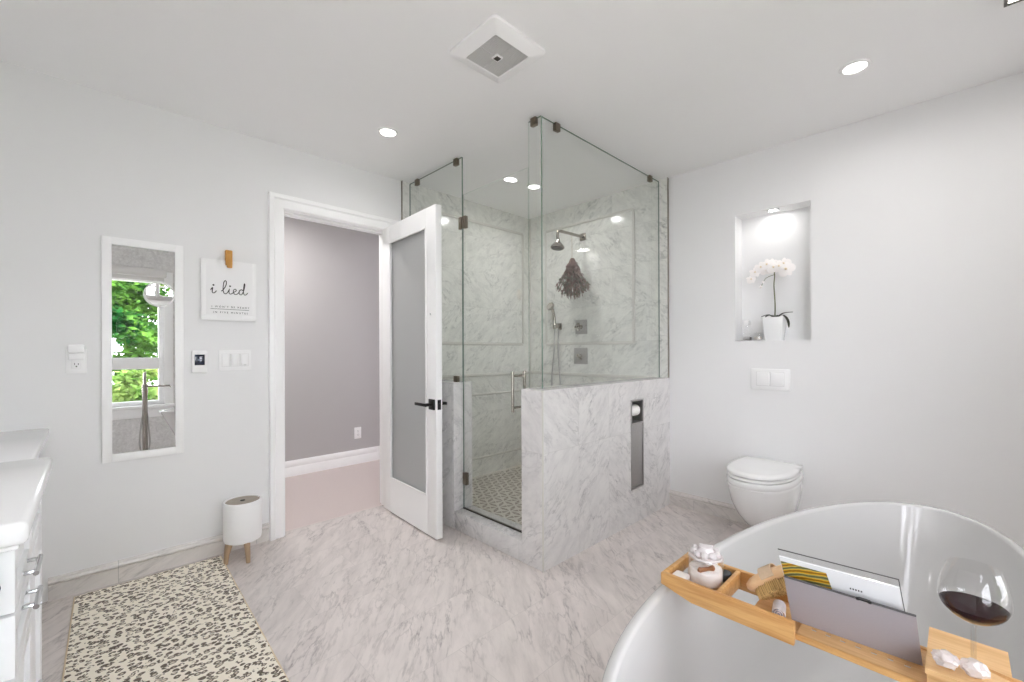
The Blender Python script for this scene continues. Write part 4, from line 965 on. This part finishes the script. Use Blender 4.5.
# end box: sides taper down where they rest on the rim
for x in (tx0, tx1 - th): prism(bm, [(ty0, tz + .000), (ty0, tz + .046), (ty1, tz + .046), (ty1, tz + .018), (ty1 - .03, tz + .012), (ty1 - .075, tz)], 0, x, x + th, bev=.002)
box(bm, (tx0 + th, ty1 - th, tz + .016), (tx1 - th, ty1, tz + .046), .002)
box(bm, (tx0 + th, .372, tz + .008), (tx1 - th, .382, tz + .046), .002)
link('end_section', bm, 'bamboo', t)
bm = nb()
box(bm, (tx0 + th, .386, tz + .014), (tx1 - th, .470, tz + .019)); box(bm, (tx0 + th, ty0, tz + .006), (tx1 - th, .322, tz + .011), .001)
link('end_floor', bm, 'bamboo_light', t)
cx0, cx1 = tx0 + .010, tx1 - .010; cy0 = -.21
bm = nb()
for x in (cx0, cx1 - .010): box(bm, (x, cy0, tz + .009), (x + .010, ty0 + .03, tz + .0205), .002)
link('middle_rail', bm, 'bamboo', t)
bm = nb()
box(bm, (cx0 + .051, cy0, tz + .0145), (cx1 - .010, ty0, tz + .018), .0005); box(bm, (cx0 + .010, cy0, tz + .0145), (cx0 + .042, ty0, tz + .018))
ys = [ty0]
for k in range(7): ys += [.210 - k * .0235, .2015 - k * .0235]      # row of slots along the near rail, the tub shows through
ys.append(cy0)
for a, c in zip(ys[::2], ys[1::2]): box(bm, (cx0 + .042, c, tz + .0145), (cx0 + .051, a, tz + .018))
link('middle_floor', bm, 'bamboo_light', t)
bm = nb()
for x in (tx0, tx1 - th): prism(bm, [(cy0 - .07, tz), (cy0 - .07, tz + .046), (cy0 + .07, tz + .046), (cy0 + .07, tz)], 0, x, x + th, bev=.002)
box(bm, (tx0 + th, cy0 - .07, tz + .016), (tx1 - th, cy0 - .058, tz + .046), .002); box(bm, (tx0 + th, cy0 - .06, tz + .004), (tx1 - th, cy0 + .07, tz + .009))
link('end_section', bm, 'bamboo', t)
# wine-glass board with a slot, built as a prism with a cut
bz0 = tz + .0465; by0, by1 = -.060, .040
slot = [(1.056, by0), (1.064, -.040), (1.066, -.010), (1.062, .012), (1.066, .017), (1.071, .014), (1.076, -.010), (1.074, -.040), (1.068, by0)]
bm = nb(); prism(bm, [(tx0 + .002, by0)] + slot + [(tx1 + .004, by0), (tx1 + .004, by1), (tx0 + .002, by1)], 2, bz0, bz0 + .008)
box(bm, (tx0 + .012, by0 + .002, tz + .021), (tx0 + .022, by1 - .002, bz0)); box(bm, (tx1 - .022, by0 + .002, tz + .021), (tx1 - .012, by1 - .002, bz0))
tag(link('glass_holder', bm, 'bamboo_light', t), 'slotted bamboo board that holds the wine glass')
# reading rack: grey cloth panel leaning back
rk = [Vector((1.062, .246, tz + .0195)), Vector((1.074, .046, tz + .0195)), Vector((1.051, .053, tz + .113)), Vector((1.038, .254, tz + .114))]
ra = (rk[1] - rk[0]).normalized(); rn = (rk[3] - rk[0]).cross(rk[1] - rk[0]).normalized()
def slab(bm, q, th, mi=0):
    nn = (q[1] - q[0]).cross(q[3] - q[0]).normalized() * th
    A = [bm.verts.new(p) for p in q]; B = [bm.verts.new(p + nn) for p in q]
    fs = [bm.faces.new(A), bm.faces.new(list(reversed(B)))]
    for i in range(4): fs.append(bm.faces.new((A[i], B[i], B[(i + 1) % 4], A[(i + 1) % 4])))
    for f in fs: f.material_index = mi
bm = nb(); slab(bm, rk, .003); rack = tag(link('book_rest', bm, 'rack_cloth', t, smooth=0), 'grey cloth reading rack standing on the tray')
bm = nb(); tube(bm, [rk[3] + Vector((0, 0, .001)), rk[2] + Vector((0, 0, .001))], .0022, 8); e0, e1 = rk[1].lerp(rk[0], .16), rk[2].lerp(rk[3], .16); tube(bm, [e0 + Vector((-.0005, 0, 0)), e1 + Vector((-.0005, 0, 0))], .0006, 6); link('piping', bm, 'rack_edge', rack)
bm = nb(); pm = rk[3].lerp(rk[2], .64)
box(bm, (pm.x - .004, pm.y - .009, pm.z), (pm.x + .007, pm.y + .009, pm.z + .0022), .0008)
for s in (-1, 1): lathe(bm, [(0, -.0025), (.0028, -.002), (.0032, 0), (.0028, .002), (0, .0025)], c=(pm.x - .002, pm.y + s * .009, pm.z + .0015), n=10)
tag(link('clip', bm, 'black_metal', rack), 'small black page clip')
# magazine standing behind the rack
bk = [Vector((1.083, .246, tz + .0195)), Vector((1.093, .062, tz + .0195)), Vector((1.062, .076, tz + .153)), Vector((1.050, .266, tz + .151))]
t2 = thing('magazine', (1.072, .164, tz + .0185), 'glossy white magazine with a yellow striped picture behind the grey rack', 'magazine')
bm = nb(); slab(bm, bk, .004); link('pages', bm, 'cover_white', t2, smooth=0)
def onbk(u, v, off=.0047):
    p = bk[0].lerp(bk[1], u).lerp(bk[3].lerp(bk[2], u), v); nn = (bk[1] - bk[0]).cross(bk[3] - bk[0]).normalized(); return p + nn * off
bm = nb(); bm.faces.new([bm.verts.new(onbk(*q)) for q in ((.005, .02), (.50, .02), (.42, .93), (.005, .93))]); tag(link('cover_picture', bm, 'cover_print', t2, smooth=0), 'yellow and olive striped picture')
bm = nb(); slab(bm, [onbk(-.01, 0, -.006), onbk(1.01, 0, -.006), onbk(1.0, 1.07, -.006), onbk(-.01, 1.07, -.006)], .0015); link('back_page', bm, 'clear_glass', t2, smooth=0)
bm = nb(); tube(bm, [onbk(-.01, 1.075, -.006), onbk(1.0, 1.075, -.006), onbk(1.01, 0, -.006)], .0011, 6); link('page_edge', bm, 'rack_edge', t2)
bm = nb()
for k in range(5): bm.faces.new([bm.verts.new(onbk(*q)) for q in ((.60 + k * .022, .775), (.612 + k * .022, .775), (.612 + k * .022, .80), (.60 + k * .022, .80))])
link('small_print', bm, 'ink', t2, smooth=0)

# jar of bath salts
jc = (1.078, .432); jz = tz + .0195
t = thing('salt_jar', (jc[0], jc[1], jz), 'round clear glass jar of pale bath salts at the end of the tray', 'jar')
bm = nb(); lathe(bm, [(0, .0), (.037, .0), (.0405, .004), (.0405, .062), (.039, .066), (.0385, .064), (.0385, .006), (0, .004)], c=(jc[0], jc[1], jz), n=36); link('glass', bm, 'clear_glass', t)
bm = nb(); rr = random.Random(5); n = 28; prof = [(0, .0045), (.037, .0055), (.038, .01), (.038, .035), (.035, .039), (.018, .042), (0, .043)]
lathe(bm, prof, c=(jc[0], jc[1], jz), n=n)
for v in bm.verts:
    if v.co.z > jz + .03: v.co += Vector((0, 0, rr.uniform(-.003, .003)))
tag(link('bath_salts', bm, 'salts', t), 'pale pink bath salts', kind='stuff')
bm = nb()
sc_c = Vector((jc[0] - .0265, jc[1] - .0110, jz + .0455)); sc_d = Vector((.36, -.85, .34)).normalized()
tube(bm, [sc_c - sc_d * .019, sc_c - sc_d * .014, sc_c - sc_d * .008, sc_c + sc_d * .006, sc_c + sc_d * .012, sc_c + sc_d * .017, sc_c + sc_d * .021], [.002, .0068, .0050, .0040, .0055, .0066, .003], 12)
tag(link('scoop', bm, 'scoop_wood', t), 'small brown wooden scoop inside the jar')
bm = nb(); lathe(bm, [(0, .0625), (.036, .0625), (.0385, .065), (.0375, .069), (0, .0695)], c=(jc[0], jc[1], jz), n=32)
for k in range(9):
    a = 2 * PI * k / 9; r_ = .0095; lathe(bm, [(0, -r_), (r_ * .7, -r_ * .7), (r_, 0), (r_ * .7, r_ * .7), (0, r_)], c=(jc[0] + .026 * math.cos(a), jc[1] + .026 * math.sin(a), jz + .075), n=10)
lathe(bm, [(0, .068), (.014, .069), (.019, .078), (.014, .088), (0, .091)], c=(jc[0], jc[1], jz), n=16); tag(link('lid', bm, 'crystal', t), 'scalloped crystal lid')
bm = nb(); box(bm, (1.016, .455, tz + .0195), (1.050, .492, tz + .042), .007, 3); tag(link('soap_bar', bm, 'soap'), 'white soap bar in the tray corner beside the jar', 'soap')
bm = nb(); lathe(bm, [(0, 0), (.016, .001), (.022, .010), (.018, .021), (0, .026)], c=(1.120, .401, tz + .0195), n=20, mat=Matrix.Diagonal((.9, .75, 1.0, 1))); tag(link('black_pebble', bm, 'black_stone'), 'smooth black stone right behind the glass jar', 'stone')
bm = nb(); lathe(bm, [(0, 0), (.012, .001), (.017, .012), (.012, .028), (0, .036)], c=(1.127, .432, tz + .0195), n=18, mat=Matrix.Diagonal((.75, .75, 1.1, 1))); tag(link('cream_soap', bm, 'cream'), 'cream rounded soap behind the glass jar, past the black stone', 'soap')
# bath brush
bC = Vector((1.104, .292, tz + .071))
bx = Vector((.16, -.78, .60)).normalized(); bz = Vector((.42, .42, .62)); bz = (bz - bx * bz.dot(bx)).normalized(); by_ = bz.cross(bx)
t = thing('bath_brush', tuple(bC), 'oval wooden bath brush with a strap, lying bristles down on the tray', 'brush')
t.rotation_euler = Matrix((bx, by_, bz)).transposed().to_euler()
def bell(a, c, z, n=32): return [(a * math.cos(2 * PI * i / n), c * math.sin(2 * PI * i / n), z) for i in range(n)]
bm = nb(); rings(bm, [bell(.052, .024, -.010), bell(.060, .030, -.006), bell(.063, .032, 0), bell(.061, .031, .008), bell(.052, .025, .014)]); link('back', bm, 'brush_wood', t, local=True, smooth=50)
bm = nb(); rr = random.Random(2)
for i in range(-11, 12):
    for j in range(-5, 6):
        x, y = i * .0043, j * .0050
        if (x / .05) ** 2 + (y / .026) ** 2 > 1: continue
        tube(bm, [(x, y, -.008), (x + rr.uniform(-.001, .001), y * 1.08 + rr.uniform(-.001, .001), -.029)], [.0015, .0012], 5)
tag(link('bristles', bm, 'bristle', t, local=True), 'tan bristles', kind='stuff')
bm = nb(); pts = [(0, -.0335, -.004), (0, -.0335, .006), (0, -.026, .020), (0, 0, .029), (0, .026, .020), (0, .0335, .006), (0, .0335, -.004)]; pts = smoothpath(pts, 5); A, B, C_, D_ = [], [], [], []
rs2 = [[(x, p.y, p.z) for x in (-.015, .015)] + [(x, p.y * .93, p.z * .94 - .0005) for x in (.015, -.015)] for p in [Vector(q) for q in pts]]
rings(bm, rs2); link('strap', bm, 'strap', t, local=True, smooth=40)
# rolled washcloth
t = thing('rolled_cloth', (1.066, .272, tz + .026), 'small white rolled washcloth between the brush and the grey rack', 'towel')
bm = nb(); sp_in, sp_out = [], []
for i in range(60):
    a = i / 59 * 5.2 * PI; r_ = .003 + .0110 * i / 59; sp_out.append((r_ * math.cos(a), r_ * math.sin(a)))
th2 = .0014
pts = sp_out + [((math.hypot(*p) - th2) * p[0] / math.hypot(*p), (math.hypot(*p) - th2) * p[1] / math.hypot(*p)) for p in reversed(sp_out)]
A = [bm.verts.new((-.020, p[0], p[1])) for p in pts]; B = [bm.verts.new((.020, p[0], p[1])) for p in pts]; n = len(pts)
for i in range(n - 1): bm.faces.new((A[i], A[i + 1], B[i + 1], B[i]))
m_ = 60
for i in range(m_ - 1): bm.faces.new((A[i], A[n - 1 - i], A[n - 2 - i], A[i + 1])); bm.faces.new((B[i], B[i + 1], B[n - 2 - i], B[n - 1 - i]))
link('roll', bm, 'towel', t, local=True, smooth=60)
bm = nb(); lathe(bm, [(0, -.017), (.0085, -.017), (.0085, .017), (0, .017)], n=16, mat=Matrix.Rotation(PI / 2, 4, 'Y')); link('core', bm, 'towel_inner', t, local=True)
t.rotation_euler = (0, 0, math.radians(12))

# wine glass standing in the slot
gc = (1.0705, -.017); gz = tz + .0185
t = thing('wine_glass', (gc[0], gc[1], gz), 'large round wine glass half full of red wine on the tray', 'wine glass')
S0 = .110
bm = nb(); lathe(bm, [(0, 0), (.034, 0), (.036, .0015), (.030, .003), (.010, .006), (.0045, .014), (.0036, .04), (.0036, S0 - .012), (.006, S0 - .003), (0, S0 - .003)], c=(gc[0], gc[1], gz), n=32); link('stem', bm, 'stem_glass', t)
bp = [(.005, 0), (.017, .004), (.030, .012), (.039, .022), (.0440, .034), (.0447, .044), (.0425, .061), (.0378, .080), (.0330, .095)]
def ev(z):
    for (a, za), (c, zc) in zip(bp, bp[1:]):
        if za <= z <= zc: return a + (c - a) * (z - za) / (zc - za)
zb = gz + S0 - .003
sm = [(p.x, p.z) for p in smoothpath([(a, 0, z) for a, z in bp], 4)]
bm = nb(); lathe(bm, [(0, -.001)] + sm + [(a - .0009, z) for a, z in reversed(sm)] + [(0, .0008)], c=(gc[0], gc[1], zb), n=48, cap0=False, cap1=False); link('bowl', bm, 'bowl_glass', t, smooth=60)
WL = .030; wp = [(a - .0005, z + .0005) for a, z in sm if z < WL] + [(ev(WL) - .0005, WL)]
bm = nb(); lathe(bm, [(0, .0012)] + wp + [(0, WL)], c=(gc[0], gc[1], zb), n=44, cap0=False, cap1=False); tag(link('wine', bm, 'red_wine', t, smooth=40), 'dark red wine')
# crystals on the board
for k, (x, y, s, lab) in enumerate(((1.028, .016, .0160, 'clear rough crystal on the tray board, left of the other crystal'), (1.031, -.018, .0165, 'clear rough crystal on the tray board, right below the wine glass stem'))):
    bm = nb(); r_ = random.Random(k + 11); bmesh.ops.create_icosphere(bm, subdivisions=3, radius=1.0)
    for v in bm.verts:
        n_ = v.co.normalized(); w = 1 + .10 * math.sin(5 * n_.x + k) * math.cos(6 * n_.y + 2 * k) + .08 * math.sin(11 * n_.z + 7 * n_.x) + r_.uniform(-.06, .06)
        v.co = Vector((n_.x * w * s * .9, n_.y * w * s * 1.05, n_.z * w * s * .80))
    mz = min(v.co.z for v in bm.verts)
    for v in bm.verts: v.co += Vector((x, y, bz0 + .0082 - mz))
    tag(link('crystal_stone', bm, 'crystal', smooth=25), lab, 'crystal', 'crystals by the wine glass')

# ------------------------------------------------------------------ garden outside the windows (seen in the mirror)
bm = nb(); box(bm, (-6, -9, -.6), (8, BY - .14, -.4)); struct('ground_garden', bm, 'bounce_ground')  # unseen ground, made pale to bounce light indoors
def tree(x, y, zc, rx, rz, n, mat, seed, label):
    t = thing('garden_tree', (x, y, -.4), label, 'tree', 'trees outside the windows'); r_ = random.Random(seed)
    bm = nb(); tube(bm, [(x, y, -.4), (x + .05, y, zc * .5), (x, y, zc + rz * .3)], [.09, .07, .03], 10); link('trunk', bm, 'trunk', t)
    bm = nb(); cl = [(r_.gauss(0, .45), r_.gauss(0, .4), r_.gauss(0, .5)) for _ in range(46)]
    for i in range(n):
        c = cl[r_.randrange(46)]; p = Vector((x + rx * (c[0] + r_.gauss(0, .10)), y + rx * (c[1] + r_.gauss(0, .10)), zc + rz * (c[2] + r_.gauss(0, .07))))
        d = Vector((r_.gauss(0, 1), r_.gauss(0, 1), r_.gauss(-.3, .5))).normalized(); s = d.cross(Vector((r_.gauss(0, .5), r_.gauss(0, .5), 1))).normalized(); L = r_.uniform(.07, .13)
        bm.faces.new([bm.verts.new(q) for q in (p, p + d * L * .5 + s * L * .34, p + d * L, p + d * L * .5 - s * L * .34)])
    tag(link('foliage', bm, mat, t, smooth=0), kind='stuff')
tree(.45, -4.2, 1.7, 1.35, 1.6, 26000, 'foliage', 1, 'green garden tree seen through the window reflected in the tall mirror')
tree(.5, -2.2, .3, .55, .5, 6000, 'foliage_pale', 3, 'low pale green bush just outside the window reflected in the tall mirror')
tree(5.2, -4.4, 1.6, 1.0, 1.4, 4200, 'foliage', 4, 'green garden tree outside the far rear window')
